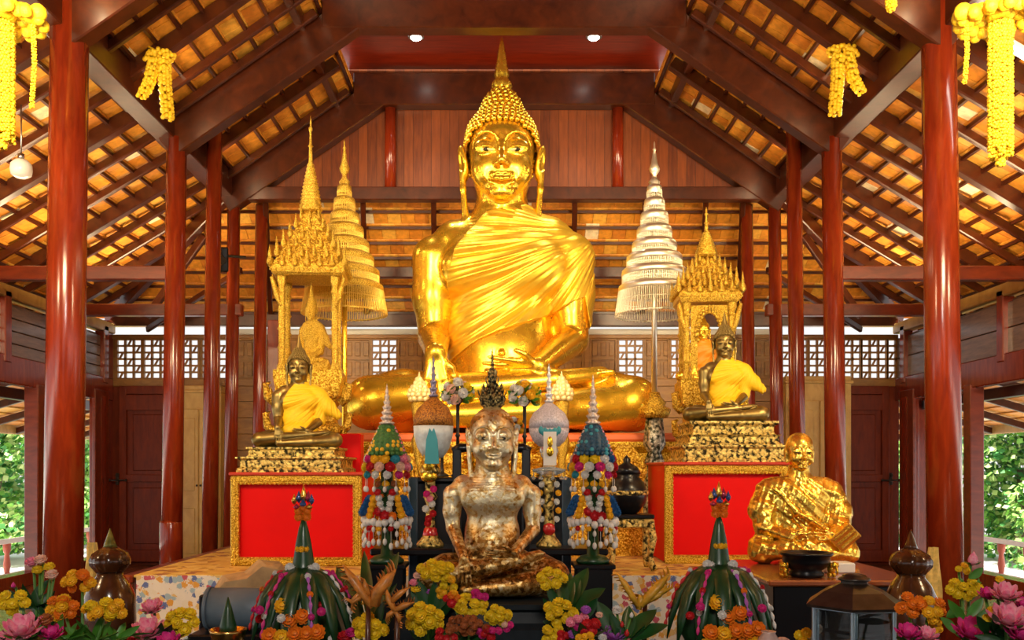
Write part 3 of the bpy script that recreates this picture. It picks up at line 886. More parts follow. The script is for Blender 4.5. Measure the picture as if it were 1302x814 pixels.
def hair_obj(parent, c, s, mat, scale, hgt=1.0, curls=True, tip='flame', mat2=None, flat=1.0, hr=1.0):
    "close curls over the crown with the top knot, and the flame above it"
    mb = MB()
    cx, cy, cz = c
    prof = [(45, -2), (45.6, 10), (45.6, 22), (43.6, 34), (40, 45), (33, 54), (27, 62), (24, 70), (20, 79), (14, 87), (7, 93), (.5, 95)]
    prof = [(r_ * hr, z_ if z_ < 40 else 40 + (z_ - 40) * flat) for r_, z_ in prof]; ztop = prof[-1][1]
    seg = 44
    vs = []
    def rad(z):
        for (r0, z0), (r1, z1) in zip(prof, prof[1:]):
            if z0 <= z <= z1: return r0 + (r1 - r0) * (z - z0) / (z1 - z0)
        return prof[-1][0]
    def hairline(a):
        # a = 0 at the front; lower edge of the hair
        f = cos(a)
        return 43 * max(0, f) ** .55 - 16 * max(0, -f) - (6 if abs(f) < .35 else 0) - (2.5 * max(0, cos(a * 1) - .97) / .03 if f > .97 else 0)
    P = lambda a, z, g=0: Vector((cx + (rad(max(z, -2)) + g) * sin(a) * s, cy + 6 * s - (rad(max(z, -2)) * 1.06 + g) * cos(a) * s, cz + z * s))
    rows = 22
    for i in range(rows + 1):
        for k in range(seg):
            a = 2 * pi * k / seg; z0 = hairline(a); z = z0 + (ztop - z0) * i / rows
            vs.append(P(a, z))
    fs = [(i * seg + k, i * seg + (k + 1) % seg, (i + 1) * seg + (k + 1) % seg, (i + 1) * seg + k) for i in range(rows) for k in range(seg)]
    mb.add(vs, fs, True)
    if curls:
        z = -14
        while z < ztop - 3:
            r = max(rad(max(z, -2)), 4); n = max(5, int(2 * pi * r / 7.2)); off = random.random()
            for k in range(n):
                a = 2 * pi * (k + off) / n
                if a > pi: a -= 2 * pi
                if z < hairline(a) - 1.5 and not abs(z - hairline(a)) < 3.4: continue
                if z < 22 and .8 < abs(a) < 2.0: continue
                p = P(a, z, .6)
                mb.ball(p, (3.7 * s, 3.7 * s, 3.9 * s), 7, 5)
            z += 6.1
    else:
        for k in range(26):
            a = 2 * pi * k / 26
            p = P(a, hairline(a) + 1); mb.ball(p, 2.6 * s, 6, 4)
    mb.v = [(x * scale, y * scale, z * scale) for x, y, z in mb.v]
    h = mb.build('hair', mat, parent)
    f = MB()
    bx, by, bz = cx, cy + 6 * s, cz + (ztop - 5) * s
    q = hgt * s
    if tip == 'flame':
        f.lathe([(r * s, z * q) for r, z in [(8, -3), (11, 2), (12.5, 8), (11, 14), (7.5, 19), (9, 22), (8.4, 28), (6.6, 38), (5, 50), (3.2, 62), (1.8, 70), (.3, 76)]], (bx, by, bz), 24, lobes=8, amp=.07)
        for k in range(8):
            a = 2 * pi * k / 8
            f.ball((bx + 9.5 * s * cos(a), by + 9.5 * s * sin(a), bz + 8 * q), (3.5 * s, 3.5 * s, 8 * q), 8, 6)
    elif tip == 'ornate':
        f.lathe([(r * s * .66, z * q) for r, z in [(24, -12), (18, -4), (20, 2), (30, 12), (33, 26), (28, 40), (19, 52), (12, 60), (9, 74), (10, 80), (5, 90), (4, 110), (3, 126), (.3, 150)]], (bx, by, bz), 20, lobes=10, amp=.10)
        for lev, (r, z, n) in enumerate([(30, 14, 12), (32, 28, 12), (24, 44, 10), (14, 58, 8), (10, 78, 6)]):
            for k in range(n):
                a = 2 * pi * (k + lev * .5) / n
                f.leaf((bx + r * s * .66 * cos(a), by + r * s * .66 * sin(a), bz + z * q), (bx + r * .88 * s * cos(a), by + r * .88 * s * sin(a), bz + (z + 20) * q), 7 * s, 0, (-sin(a), cos(a), 0), 5)
                f.ball((bx + r * s * .66 * cos(a), by + r * s * .66 * sin(a), bz + z * q), 3.4 * s, 7, 5)
    elif tip == 'cap':
        f.lathe([(r * s, z * q) for r, z in [(20, -14), (16, -5), (13, 2), (11, 12), (7, 22), (5, 34), (2.5, 46), (.3, 58)]], (bx, by, bz), 16, lobes=8, amp=.08)
    f.v = [(x * scale, y * scale, z * scale) for x, y, z in f.v]
    f.build('finial' if tip != 'ornate' else 'crown_ornament', mat2 or mat, parent)
    return h

def hand_form(fm, w, d, side, s, nrm, curl=.25, k=2.0, spread=.10):
    "palm, four fingers of unequal length and a thumb; w wrist, d finger direction, side towards the thumb, nrm back of hand"
    w = Vector(w); d = Vector(d).normalized(); side = Vector(side); side = (side - d * side.dot(d)).normalized()
    nrm = Vector(nrm); nrm = (nrm - d * nrm.dot(d) - side * nrm.dot(side)).normalized()
    kn = []
    for i, o in enumerate((.33, .11, -.11, -.32)):
        kn.append(w + d * (.95 - .05 * abs(i - 1.2)) * s + side * o * s)
    for q in kn: fm.limb([w + side * (q - w).dot(side) * .55, q], [.17 * s, .135 * s], k * 2)
    for i, L in enumerate((.86, .98, .92, .72)):
        dd = (d + side * (spread * (1.3 - i))).normalized()
        p0 = kn[i]; p1 = p0 + (dd - nrm * curl * .4).normalized() * L * .42 * s
        p2 = p1 + (dd - nrm * curl * 1.0).normalized() * L * .33 * s; p3 = p2 + (dd - nrm * curl * 1.5).normalized() * L * .25 * s
        fm.limb([p0, p1, p2, p3], [.115 * s, .105 * s, .095 * s, .075 * s], k * .6)
    t0 = w + d * .22 * s + side * .22 * s; t1 = t0 + (d * .35 + side * .42 - nrm * .1).normalized() * .42 * s
    t2 = t1 + (d * .8 + side * .3 - nrm * .2).normalized() * .36 * s
    fm.limb([t0, t1, t2], [.17 * s, .125 * s, .09 * s], k)

def noise1(u, seed=0):
    return np.sin(u * 1.0 + seed) * .5 + np.sin(u * 2.17 + seed * 3.1) * .3 + np.sin(u * 3.73 + seed * 1.7) * .2

def buddha(name, label, loc, rz, scale, h, tx=1.0, tz=1.0, toff=0.0, lx=1.0, lz=1.0, ly=1.0, head_s=1.0, head_z=342.0,
           skin_mat=None, robe_mat=None, hair_mat=None, tip='flame', tip_h=1.0, curls=True, robe='monastic', tip_mat=None, eyes=True, ear=1.0,
           relax_it=2, head_y=-8, arm_r=1.0, tail=True, eye_dark=True, ch=None, wr=None, wl=None, elz=0, tw=1.0, ax=87, flat=1.0, ww=1.0, pec=1.0, earx=49, hair_r=1.0, ring=False):
    root = empty(name, loc, rz, label, 'statue')
    fm = Form()
    Tm = lambda p: (p[0] * tx, p[1] * tx, p[2] * tz + toff)
    TR = lambda r: (r[0] * tx, r[1] * tx, r[2] * tz)
    Lm = lambda p: (p[0] * lx, p[1] * ly, p[2] * lz)
    rl = (lx + lz) / 2
    a = arm_r * tx
    torso = Form()
    for F_ in (fm, torso):
        F_.ell(Tm((0, 8, 205)), TR((80 * tw, 46, 58)), 14); F_.ell(Tm((0, 10, 130)), TR((64 * ww, 43, 60)), 22); F_.ell(Tm((0, 2, 92)), TR((64 * ww, 48, 52)), 20)
        F_.limb([Tm((-58 - (ax - 87), 12, 242)), Tm((58 + (ax - 87), 12, 242))], [31 * tx, 31 * tx], 14)
        F_.limb([Tm((0, 12, 238)), Tm((0, 12, 290))], [46 * tx, 33 * tx], 26)
        for q in (-1, 1): F_.ell(Tm((q * 38, -26 + 7 * (1 - pec), 205 + 8 * (1 - pec))), TR((38, 18 - 4 * (1 - pec), 30 + 4 * (1 - pec))), 16)
        F_.ell(Tm((0, 12, 48)), TR((88, 58, 48)), 20)
    fm.ell(Tm((0, -46, 96)), (3.5 * tx, 4, 3.5 * tx), 3, cut=True)
    # arms: his right hand reaches down over the shin, the left lies in the lap
    shR, elR, wrR = Tm((-ax, 10, 224)), Tm((-ax + 1, 6, 122)), None
    wrR = wr or (-76 * (tx + lx) / 2, -104 * ly, 88 * lz)
    elR = (elR[0], elR[1], elR[2] + elz)
    fm.limb([shR, (shR[0] * 1.02, shR[1], (shR[2] * .5 + elR[2] * .5)), elR], [28 * a, 25 * a, 20 * a], 9)
    fm.limb([elR, wrR], [20.5 * a, 13 * a], 4)
    hand_form(fm, (wrR[0], wrR[1] - 3, wrR[2] - 2), (.03, -.16, -1), (1, 0, 0), 33 * (a + rl) / 2 * 1.0, (0, -1, .3), .12, 2.0)
    shL, elL = Tm((ax, 10, 224)), Tm((ax + 3, 2, 118))
    wrL = wl or (44 * (tx + lx) / 2, -84 * ly, 74 * lz)
    elL = (elL[0], elL[1], elL[2] + elz)
    larm = Form()
    for F_ in (fm, larm):
        F_.limb([shL, (shL[0] * 1.02, shL[1], (shL[2] + elL[2]) / 2), elL], [28 * a, 25 * a, 20 * a], 9)
    fm.limb([elL, wrL], [20.5 * a, 13 * a], 4)
    hand_form(fm, (wrL[0] - 2, wrL[1], wrL[2]), (-1, -.12, -.03), (0, -.6, .5), 33 * (a + rl) / 2, (0, -.5, -1), .1, 2.0)
    # crossed legs
    for q in (-1, 1):
        fm.limb([Lm((q * 52, 16, 38)), Lm((q * 120, -36, 37)), Lm((q * 157, -62, 33))], [40 * rl, 37 * rl, 33 * rl], 14)
    fm.limb([Lm((157, -62, 29)), Lm((66, -98, 22)), Lm((-72, -104, 15))], [31 * rl, 22 * rl, 14 * rl], 5)
    fm.limb([Lm((-157, -62, 34)), Lm((-60, -92, 44)), Lm((62, -82, 58))], [31 * rl, 22 * rl, 13 * rl], 4)
    fm.limb([Lm((62, -82, 59)), Lm((120, -66, 67))], [12 * rl, 9.5 * rl], 5)           # upturned foot on the thigh
    for i in range(5):
        fm.limb([Lm((118, -76 + 5 * i, 68)), Lm((134 - abs(i - 1.5) * 1.5, -76 + 5 * i, 69))], [3.6 * rl, 3.0 * rl], 1.5)
    fm.ell(Lm((0, -50, 16)), (92 * lx, 46 * ly, 16 * lz), 8)                        # lap cloth between the shins
    hc = (0, head_y, head_z)
    head_form(fm, hc, head_s, ear, earx=earx, ring=ring)
    # cloth line and fold grooves cut in the torso by displacement
    def fbody(P):
        d = fm.dist(P)
        m = np.abs(d) < 8
        if m.any():
            q = P[m]; zz = (q[:, 2] - hc[2]) / head_s
            nk = (np.abs(q[:, 0]) < 40 * head_s) & (zz < -62) & (zz > -95)
            d[m] += np.where(nk, .9 * head_s * np.cos((zz + 66) / 9.5 * 2 * pi) ** 8, 0).astype(np.float32)
        return d
    lo, hi = fm.bounds()
    V, Q = skin(fbody, lo, hi, h)
    V = relax(V, Q, relax_it, .4)
    skin_obj('body', V, Q, skin_mat, root, scale)
    if robe:
        def poly_pts(): 
            A = [(-19, 274), (-40, 252), (-57, 226), (-66, 200), (-68, 160), (-70, 104), (-66, 88), (-30, 112), (4, 126), (46, 141), (64, 150), (104, 170), (112, 132), (122, 150), (124, 200), (120, 250), (60, 292), (30, 286)]
            return [(x * tx, z * tz + toff) for x, z in A]
        pts = poly_pts() if robe == 'monastic' else [(x * tx, z * tz + toff) for x, z in ch]
        th = 4.2 * tx
        sm = Form()
        sm.p = torso.p + larm.p
        if robe == 'shawl':
            sm.p = list(sm.p); g = Form(); g.limb([Tm((84, 6, 228)), Tm((124, 0, 176)), Tm((166, -8, 142))], [30 * tx, 27 * tx, 14 * tx], 14)
            g.ell(Tm((0, -30, 70)), TR((76, 46, 34)), 12)
            sm.p += g.p
        x0, z0 = 104 * tx, 262 * tz + toff      # the folds fan out from the left shoulder
        def frobe(P):
            d = sm.dist(P) - th
            m = np.abs(d) < 14
            if m.any():
                q = P[m]
                dx = x0 - q[:, 0]; dz = z0 - q[:, 2]
                ang = np.arctan2(dz, dx + 30 * tx); rr = np.sqrt(dx * dx + dz * dz) / tx
                u = ang * 27 + .016 * rr
                f = noise1(u, 1.3) + .6 * noise1(u * 1.9 + rr * .012, 4.2)
                amp = np.clip(rr / 120, .15, 1) * 2.6 * tx
                d[m] -= (f * amp).astype(np.float32)
            p = d_poly(P[:, 0], P[:, 2], pts)
            return np.maximum(d, p.astype(np.float32))
        lo, hi = sm.bounds()
        V, Q = skin(frobe, lo - th, hi + th, h * (1.0))
        V = relax(V, Q, 1, .35)
        skin_obj('robe', V, Q, robe_mat, root, scale)
        if tail:
            # folded shawl end over the shoulder and the hanging flap
            fb = MB()
            if robe == 'monastic':
                pass
    hair_obj(root, hc, head_s, hair_mat or skin_mat, scale, tip_h, curls, tip, tip_mat, flat, hair_r)
    if eyes:
        for nm, mt, dx in (('eye', M_EYEW, 0), ('pupil', M_EYEB, 0)):
            if nm == 'eye' and not eye_dark: continue
            for q in (-1, 1):
                e = MB()
                if nm == 'eye': e.ball((q * 19.5 * head_s + hc[0], hc[1] - 39.6 * head_s, hc[2] + .2 * head_s), (11.5 * head_s, 6.0 * head_s, 2.1 * head_s), 16, 8, (0, q * -.08, q * .34))
                else: e.ball((q * 18.5 * head_s + hc[0], hc[1] - 43.6 * head_s, hc[2] + .0 * head_s), (4.4 * head_s, 2.6 * head_s, 2.3 * head_s), 12, 8)
                e.v = [(x * scale, y * scale, z * scale) for x, y, z in e.v]
                e.build(nm, mt, root)
    return root

# the great image: drawn at one unit per photograph pixel at its distance
ZB = 12.3
buddha('giant_buddha', 'giant polished golden seated Buddha towering in the middle of the altar', W(638, 550, ZB), 0, ZB / F, 1.25,
       skin_mat=M_GOLD, robe_mat=M_GOLDCLOTH, hair_mat=M_GOLD, tip='flame', tip_h=.92, ring=True, relax_it=4)
SHAWL = [(-16, 278), (-40, 248), (-60, 205), (-66, 160), (-72, 110), (-88, 64), (-60, 57), (0, 60), (60, 62), (108, 76), (192, 128), (186, 150), (158, 205), (122, 248), (70, 286), (30, 288)]
ZL = 8.75
buddha('seated_buddha', 'bronze seated Buddha in a yellow robe on the left red altar box', Vector((W(380, 0, ZL).x, ZL, 1.815)), .12, .297 * ZL / F, 2.2,
       tz=.97, head_s=1.03, head_z=334, skin_mat=M_BRONZE, robe_mat=M_SAFFRON, robe='shawl', ch=SHAWL, tip='cap', eye_dark=False, relax_it=1, lz=.9)
ZR = 8.95
buddha('seated_buddha', 'bronze seated Buddha in a yellow robe on the right red altar box', Vector((W(921, 0, ZR).x, ZR, 2.074)), -.16, .281 * ZR / F, 2.2,
       tz=1.0, head_s=1.03, head_z=346, skin_mat=M_BRONZE, robe_mat=M_SAFFRON, robe='shawl', ch=SHAWL, tip='cap', eye_dark=False, relax_it=1, lz=.95)
ZC = 5.6
buddha('gilded_buddha', 'bare-chested Buddha covered in patchy gold leaf in front of the black throne', W(626, 756, ZC), .06, .53 * ZC / F, 1.8,
       tz=.9, toff=39, lx=.89, ly=.9, lz=1.5, head_s=1.27, head_z=372, head_y=-6, wr=(-70, -106, 98), earx=43.5, hair_r=.93, wl=(46, -92, 108), elz=10, tw=.90, ww=1.02, pec=0, ax=95, arm_r=.82, flat=.38, tip_mat=M_JEWEL, skin_mat=M_LEAFGOLD, robe=None, tip='ornate', tip_h=.8, curls=False, eye_dark=True, relax_it=1, hair_mat=M_HAIRGOLD)
# ================================================================== altar furniture
M_REDBOX = plain('red_enamel', (.66, .003, .003), .42, spec=.15, var=.06, vs=2)
M_REDTOP = plain('red_edge', (.45, .03, .012), .4, var=.1)
M_GLASSY = plain('glass', (.9, .95, .96), .03, trans=1.0)
M_DKBLUE = plain('dark_blue_lacquer', (.012, .03, .05), .3, coat=.4)

def rloft(mb, rows, c=(0, 0, 0), smooth=False):
    "rectangular steps: rows of (half width, half depth, z)"
    vs = []
    for hw, hd, z in rows:
        vs += [(c[0] - hw, c[1] - hd, c[2] + z), (c[0] + hw, c[1] - hd, c[2] + z), (c[0] + hw, c[1] + hd, c[2] + z), (c[0] - hw, c[1] + hd, c[2] + z)]
    fs = []
    for i in range(len(rows) - 1):
        for k in range(4): fs.append((i * 4 + k, i * 4 + (k + 1) % 4, i * 4 + 4 + (k + 1) % 4, i * 4 + 4 + k))
    fs.append((3, 2, 1, 0)); n = (len(rows) - 1) * 4; fs.append((n, n + 1, n + 2, n + 3))
    mb.add(vs, fs, smooth); return mb

def cloth_mat(name, ground, spots, scale=9):
    m, nt, b = _new(name)
    co = coords(nt)
    v1 = voro(nt, co, scale, 'F1', 'Distance'); vc = voro(nt, co, scale, 'F1', 'Color')
    n = noise(nt, co, scale * 2.2, 3, .6, 1.5)
    sp = nt.nodes.new('ShaderNodeSeparateXYZ'); nt.links.new(vc, sp.inputs[0])
    cc = ramp(nt, [(i / len(spots), c) for i, c in enumerate(spots)], sp.outputs[0], 'CONSTANT')
    msk = ramp(nt, [(.28, (0, 0, 0)), (.32, (1, 1, 1))], math_node(nt, 'ADD', math_node(nt, 'MULTIPLY', v1, v=-.8), math_node(nt, 'ADD', n, v=.28)))
    mx = nt.nodes.new('ShaderNodeMix'); mx.data_type = 'RGBA'
    nt.links.new(msk, mx.inputs[0]); mx.inputs[6].default_value = (*ground, 1); nt.links.new(cc, mx.inputs[7])
    nt.links.new(mx.outputs[2], b.inputs['Base Color']); b.inputs['Roughness'].default_value = .8
    bump(nt, b, n, .2, .005)
    return m
M_CLOTHF = cloth_mat('floral_cloth', (.68, .62, .56), [(.70, .64, .56), (.10, .14, .34), (.62, .30, .05), (.45, .08, .12), (.66, .60, .5), (.30, .40, .48), (.62, .42, .16)], 19)
M_CLOTHT = cloth_mat('yellow_patterned_cloth', (.62, .40, .08), [(.66, .42, .09), (.40, .20, .04), (.60, .36, .08), (.30, .12, .05), (.7, .5, .16)], 9)

pl = empty('altar_platform', (0, 10.3, 0), 0, 'broad raised platform under the statues, covered in floral cloth at the front', 'platform')
b = MB(); b.box((0, 0, .34), (6.3, 5.2, .68)); b.build('platform_body', M_DARK, pl)
b = MB(); b.box((0, 0, .69), (6.3, 5.22, .024), ch=.005); b.build('top_cloth', M_CLOTHT, pl)
b = MB()
# gently rippled front cloth
n = 90
vs = []
for i in range(n + 1):
    x = -3.12 + 6.24 * i / n
    for k in range(9):
        z = .70 * (1 - k / 8)
        vs.append((x, -2.63 - .02 * (k / 8) * sin(x * 19) - .012 * (k / 8), z))
b.add(vs, [(i * 9 + k, i * 9 + k + 1, i * 9 + k + 10, i * 9 + k + 9) for i in range(n) for k in range(8)], True)
b.build('front_cloth', M_CLOTHF, pl)
for s in (-1, 1):
    b = MB(); b.box((s * 3.2, 0, .665), (.10, 5.3, .08), ch=.02); b.build('edge_rail', M_BEAM, pl)

gp = empty('statue_plinth', (W(638, 0, 12.3).x, 12.3, .704), 0, 'carved gold and red plinth beneath the giant golden Buddha', 'plinth')
b = MB(); rloft(b, [(2.35, 1.15, 0), (2.35, 1.15, .5), (2.2, 1.05, .55)]); b.build('plinth_body', M_BLACK, gp)
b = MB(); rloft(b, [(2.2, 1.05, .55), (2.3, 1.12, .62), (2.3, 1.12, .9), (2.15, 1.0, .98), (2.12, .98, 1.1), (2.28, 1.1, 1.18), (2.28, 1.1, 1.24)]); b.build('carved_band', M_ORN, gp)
b = MB(); rloft(b, [(2.2, 1.02, 1.24), (2.24, 1.05, 1.27), (2.24, 1.05, 1.33), (2.2, 1.02, 1.35)]); b.build('cushion', plain('red_orange_cushion', (.62, .13, .03), .5), gp)
# carved leaves along the plinth front
o = None
for k in range(26):
    if o is None:
        q = MB(); q.lathe([(.07, 0), (.085, .05), (.07, .14), (.02, .23), (.004, .26)], (0, 0, 0), 10, lobes=5, amp=.12); o = q.build('leaf_boss', M_ORN, gp); p = o
    else:
        p = o.copy(); COL.objects.link(p); p.parent = gp
    p.location = (-2.2 + 4.4 * k / 25, -1.06, .62)

def altar_box(x0, x1, y0, y1, Z, depth, label):
    xa, xb = (x0 - CX) * Z / F, (x1 - CX) * Z / F
    za, zb = EYE + (CY - y1) * Z / F, EYE + (CY - y0) * Z / F
    r = empty('altar_box', ((xa + xb) / 2, Z + depth / 2, .702), 0, label, 'altar box')
    w = xb - xa; h = zb - .702
    b = MB(); b.box((0, .02, h / 2), (w - .02, depth - .04, h - .02)); b.build('body', M_REDBOX, r)
    f = MB()
    t = .082; y = -depth / 2 + .012
    def mould(a, c, up):
        f.beam(a, c, .05, t, up, .012)
        f.beam((a[0], a[1] - .022, a[2]), (c[0], c[1] - .022, c[2]), .02, t * .35, up, .006)
    mould((-w / 2, y, t / 2), (w / 2, y, t / 2), (0, 0, 1)); mould((-w / 2, y, h - t / 2 - .03), (w / 2, y, h - t / 2 - .03), (0, 0, 1))
    y -= .002; mould((-w / 2 + t / 2, y, .002), (-w / 2 + t / 2, y, h - .032), (1, 0, 0)); mould((w / 2 - t / 2, y, .002), (w / 2 - t / 2, y, h - .032), (1, 0, 0))
    # beading
    n = int(w / .045)
    for i in range(n):
        for zz in (t * .9, h - t * .9 - .03): f.ball((-w / 2 + t + (w - 2 * t) * (i + .5) / n, y - .026, zz), .012, 6, 4)
    n = int(h / .045)
    for i in range(n):
        for xx in (-w / 2 + t * .9, w / 2 - t * .9): f.ball((xx, y - .026, t + (h - 2 * t) * (i + .5) / n), .012, 6, 4)
    f.build('gold_frame', M_ORN2, r)
    b = MB(); b.box((0, 0, h - .012), (w + .03, depth + .03, .03), ch=.008); b.build('top_board', M_REDTOP, r)
    return r
altar_box(293, 460, 601, 718, 8.40, .85, 'red altar box with gold moulding, left, under the bronze Buddha on the lower pedestal')
altar_box(845, 1003, 588, 714, 8.62, 1.05, 'red altar box with gold moulding, right, behind the gold monk')
zLB = EYE + (CY - 601) * 8.4 / F + .003; zRB = EYE + (CY - 588) * 8.62 / F + .003

def ped(name, label, x, y, z, rows):
    r = empty(name, (x, y, z), 0, label, 'pedestal')
    for nm, rr in rows:
        b = MB(); rloft(b, rr); 
        b.build(nm, M_OLDGOLD, r)
    return r
u = 8.75 / F
ped('pedestal', 'worn gold and black two-step pedestal under the left bronze Buddha', W(377, 0, 8.75).x, 8.83, zLB, [
    ('lower_step', [(66 * u, .36, 0), (66 * u, .36, 4 * u), (62 * u, .34, 6 * u), (62 * u, .34, 15 * u), (67 * u, .37, 17 * u), (67 * u, .37, 19 * u)]),
    ('upper_step', [(55 * u, .31, 19 * u), (53 * u, .30, 22 * u), (53 * u, .30, 27 * u), (56 * u, .32, 29 * u), (56 * u, .32, 31 * u)])])
u = 8.95 / F
ped('pedestal', 'carved three-step gold and black pedestal under the right bronze Buddha', W(926, 0, 8.95).x, 9.05, zRB, [
    ('lower_step', [(66 * u, .40, 0), (66 * u, .40, 3 * u), (62 * u, .38, 6 * u), (62 * u, .38, 16 * u), (66 * u, .4, 19 * u), (66 * u, .4, 21 * u)]),
    ('middle_step', [(60 * u, .37, 21 * u), (55 * u, .35, 25 * u), (55 * u, .34, 31 * u), (58 * u, .36, 34 * u)]),
    ('upper_step', [(52 * u, .33, 34 * u), (50 * u, .31, 38 * u), (50 * u, .31, 44 * u), (55 * u, .34, 48 * u), (55 * u, .34, 51 * u)])])
b = MB(); b.box((0, 0, .2), (.24, .22, .40), ch=.008); o = thing_mesh('red_box', b, M_REDBOX, 'small plain red box behind the left bronze pedestal', 'box'); o.location = (W(441, 0, 9.45).x, 9.42, .70)
b = MB(); b.box((0, 0, .43), (.27, .26, .86), ch=.01); o = thing_mesh('red_stand', b, M_REDBOX, 'red stand carrying the small red box behind the left pedestal', 'stand'); o.location = (W(446, 0, 9.41).x, 9.41, .704)
bpy.data.objects['red_box'].location = (W(446, 0, 9.41).x, 9.41, 1.566)

# ------------------------------------------------------------------ spired shrines
def flame(mb, c, r, h, seg=8):
    mb.lathe([(r * .5, 0), (r, h * .12), (r * .9, h * .3), (r * .45, h * .42), (r * .6, h * .5), (r * .3, h * .75), (.002, h)], c, seg, lobes=4, amp=.16)
def shrine(name, label, px, Z, tip, spire_y, corn_y0, corn_y1, corn_hw, post_y, base_y0, base_y1, base_hw, arch, rz=0.0):
    u = Z / F
    z = lambda y: EYE + (CY - y) * u
    zb = .704 if base_y1 is None else z(base_y1)
    r = empty(name, (W(px, 0, Z).x, Z, zb), rz, label, 'shrine')
    q = lambda y: z(y) - zb
    d = .8
    # stand with flaring steps
    b = MB(); H = q(base_y0); bw = base_hw * u
    rows = [(bw * 1.1, bw * .9, 0), (bw * 1.1, bw * .9, H * .1)]
    for k in range(4):
        t = .12 + k * .2
        rows += [(bw * (.82 - .03 * k), bw * .68, H * t), (bw * (.78 - .03 * k), bw * .64, H * (t + .09)), (bw * (1.0 - .04 * k), bw * .84, H * (t + .14)), (bw * (1.0 - .04 * k), bw * .84, H * (t + .17))]
    rows += [(bw * .95, bw * .8, H * .96), (bw * .95, bw * .8, H)]
    rloft(b, rows); 
    for k in range(4):
        for i in range(9):
            flame(b, (-bw + 2 * bw * i / 8, -bw * .82, H * (.24 + .2 * k)), .032, .13, 6)
    for s in (-1, 1):
        for k in range(3): b.tube([(s * bw * .9, -bw * .7, H * (.5 + .16 * k)), (s * bw * 1.1, -bw * .75, H * (.53 + .16 * k)), (s * bw * 1.16, -bw * .75, H * (.6 + .16 * k)), (s * bw * 1.02, -bw * .75, H * (.61 + .16 * k))], [.05, .045, .035, .012], 8)
    b.build('stand', M_ORN, r)
    # posts
    cw = corn_hw * u
    po = None
    for sx in (-1, 1):
        for sy in (-1, 1):
            if po is None:
                m = MB(); hh = q(corn_y1) - H
                m.lathe([(.055, 0), (.05, .05), (.034, .08), (.036, hh * .5), (.034, hh - .1), (.05, hh - .06), (.055, hh)], (0, 0, 0), 12, sq=.6)
                for t in (.22, .42, .62, .82): m.lathe([(.034, hh * t), (.05, hh * t + .02), (.034, hh * t + .05)], (0, 0, 0), 10, caps=False)
                # leaf brackets at the head
                po = m.build('post', M_ORN2, r); o = po
            else:
                o = po.copy(); COL.objects.link(o); o.parent = r
            o.location = (sx * cw * .74, sy * cw * .56, H)
    br = None
    for sx in (-1, 1):
        m = MB(); hh = q(corn_y1)
        m.tube([(sx * cw * .74, -cw * .6, hh - .34), (sx * cw * .86, -cw * .66, hh - .22), (sx * cw * 1.0, -cw * .72, hh - .02)], [.02, .03, .022], 6)
        for t in range(4): flame(m, (sx * cw * (.76 + .07 * t), -cw * (.6 + .03 * t), hh - .3 + .075 * t), .022, .09, 6)
        m.build('bracket', M_ORN2, r)
    # cornice
    c0, c1 = q(corn_y1), q(corn_y0)
    m = MB(); rloft(m, [(cw * .9, cw * .74, c0), (cw, cw * .84, c0 + (c1 - c0) * .35), (cw, cw * .84, c1), (cw * .93, cw * .78, c1)])
    for i in range(17): m.ball((-cw + 2 * cw * i / 16, -cw * .84, (c0 + c1) / 2 + .01), .018, 6, 4)
    m.build('cornice', M_ORN2, r)
    # stepped roof bristling with flame finials
    m = MB(); zs = q(spire_y); Hr = zs - c1
    L = 6
    for k in range(L):
        t0 = k / L; w0 = cw * (.86 * (1 - t0) ** 1.15 + .13); w1 = cw * (.86 * (1 - (k + 1) / L) ** 1.15 + .13)
        rloft(m, [(w0, w0 * .84, c1 + Hr * t0), (w0 * .98, w0 * .82, c1 + Hr * (t0 + .05)), (w1 * 1.02, w1 * .86, c1 + Hr * (t0 + .15)), (w1, w1 * .84, c1 + Hr * (k + 1) / L)])
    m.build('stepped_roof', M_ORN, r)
    fi = MB()
    for k in range(L):
        t0 = k / L; w0 = cw * (.90 * (1 - t0) ** 1.15 + .13); n = max(3, 7 - k)
        for i in range(n):
            fx = -1 + 2 * i / (n - 1)
            hgt = .15 * (1 + .5 * (abs(fx) > .9) + .35 * (abs(fx) < .1)) * (1 - .4 * t0)
            for sy in (-1, 1): flame(fi, (fx * w0, sy * w0 * .84, c1 + Hr * t0), .034 * (1 - .35 * t0), hgt, 7)
        for i in range(1, n - 1):
            fy = -1 + 2 * i / (n - 1)
            for sx in (-1, 1): flame(fi, (sx * w0, fy * w0 * .84, c1 + Hr * t0), .034 * (1 - .35 * t0), .14, 7)
    fi.build('flame_finials', M_ORN2, r)
    # spire of rings ending in a needle
    m = MB(); zt = q(tip); Hs = zt - zs
    pr = [(.105, -.02)]
    n = 13
    for k in range(n):
        t = k / n * .5; rad = .098 * (1 - k / n) ** .8 + .024
        pr += [(rad, Hs * t), (rad * 1.08, Hs * (t + .012)), (rad * .84, Hs * (t + .028))]
    pr += [(.024, Hs * .5), (.016, Hs * .66), (.03, Hs * .67), (.016, Hs * .69), (.011, Hs * .82), (.02, Hs * .835), (.022, Hs * .86), (.009, Hs * .88), (.012, Hs * .92), (.001, Hs)]
    m.lathe(pr, (0, 0, zs), 20); m.build('spire', M_ORN2, r)
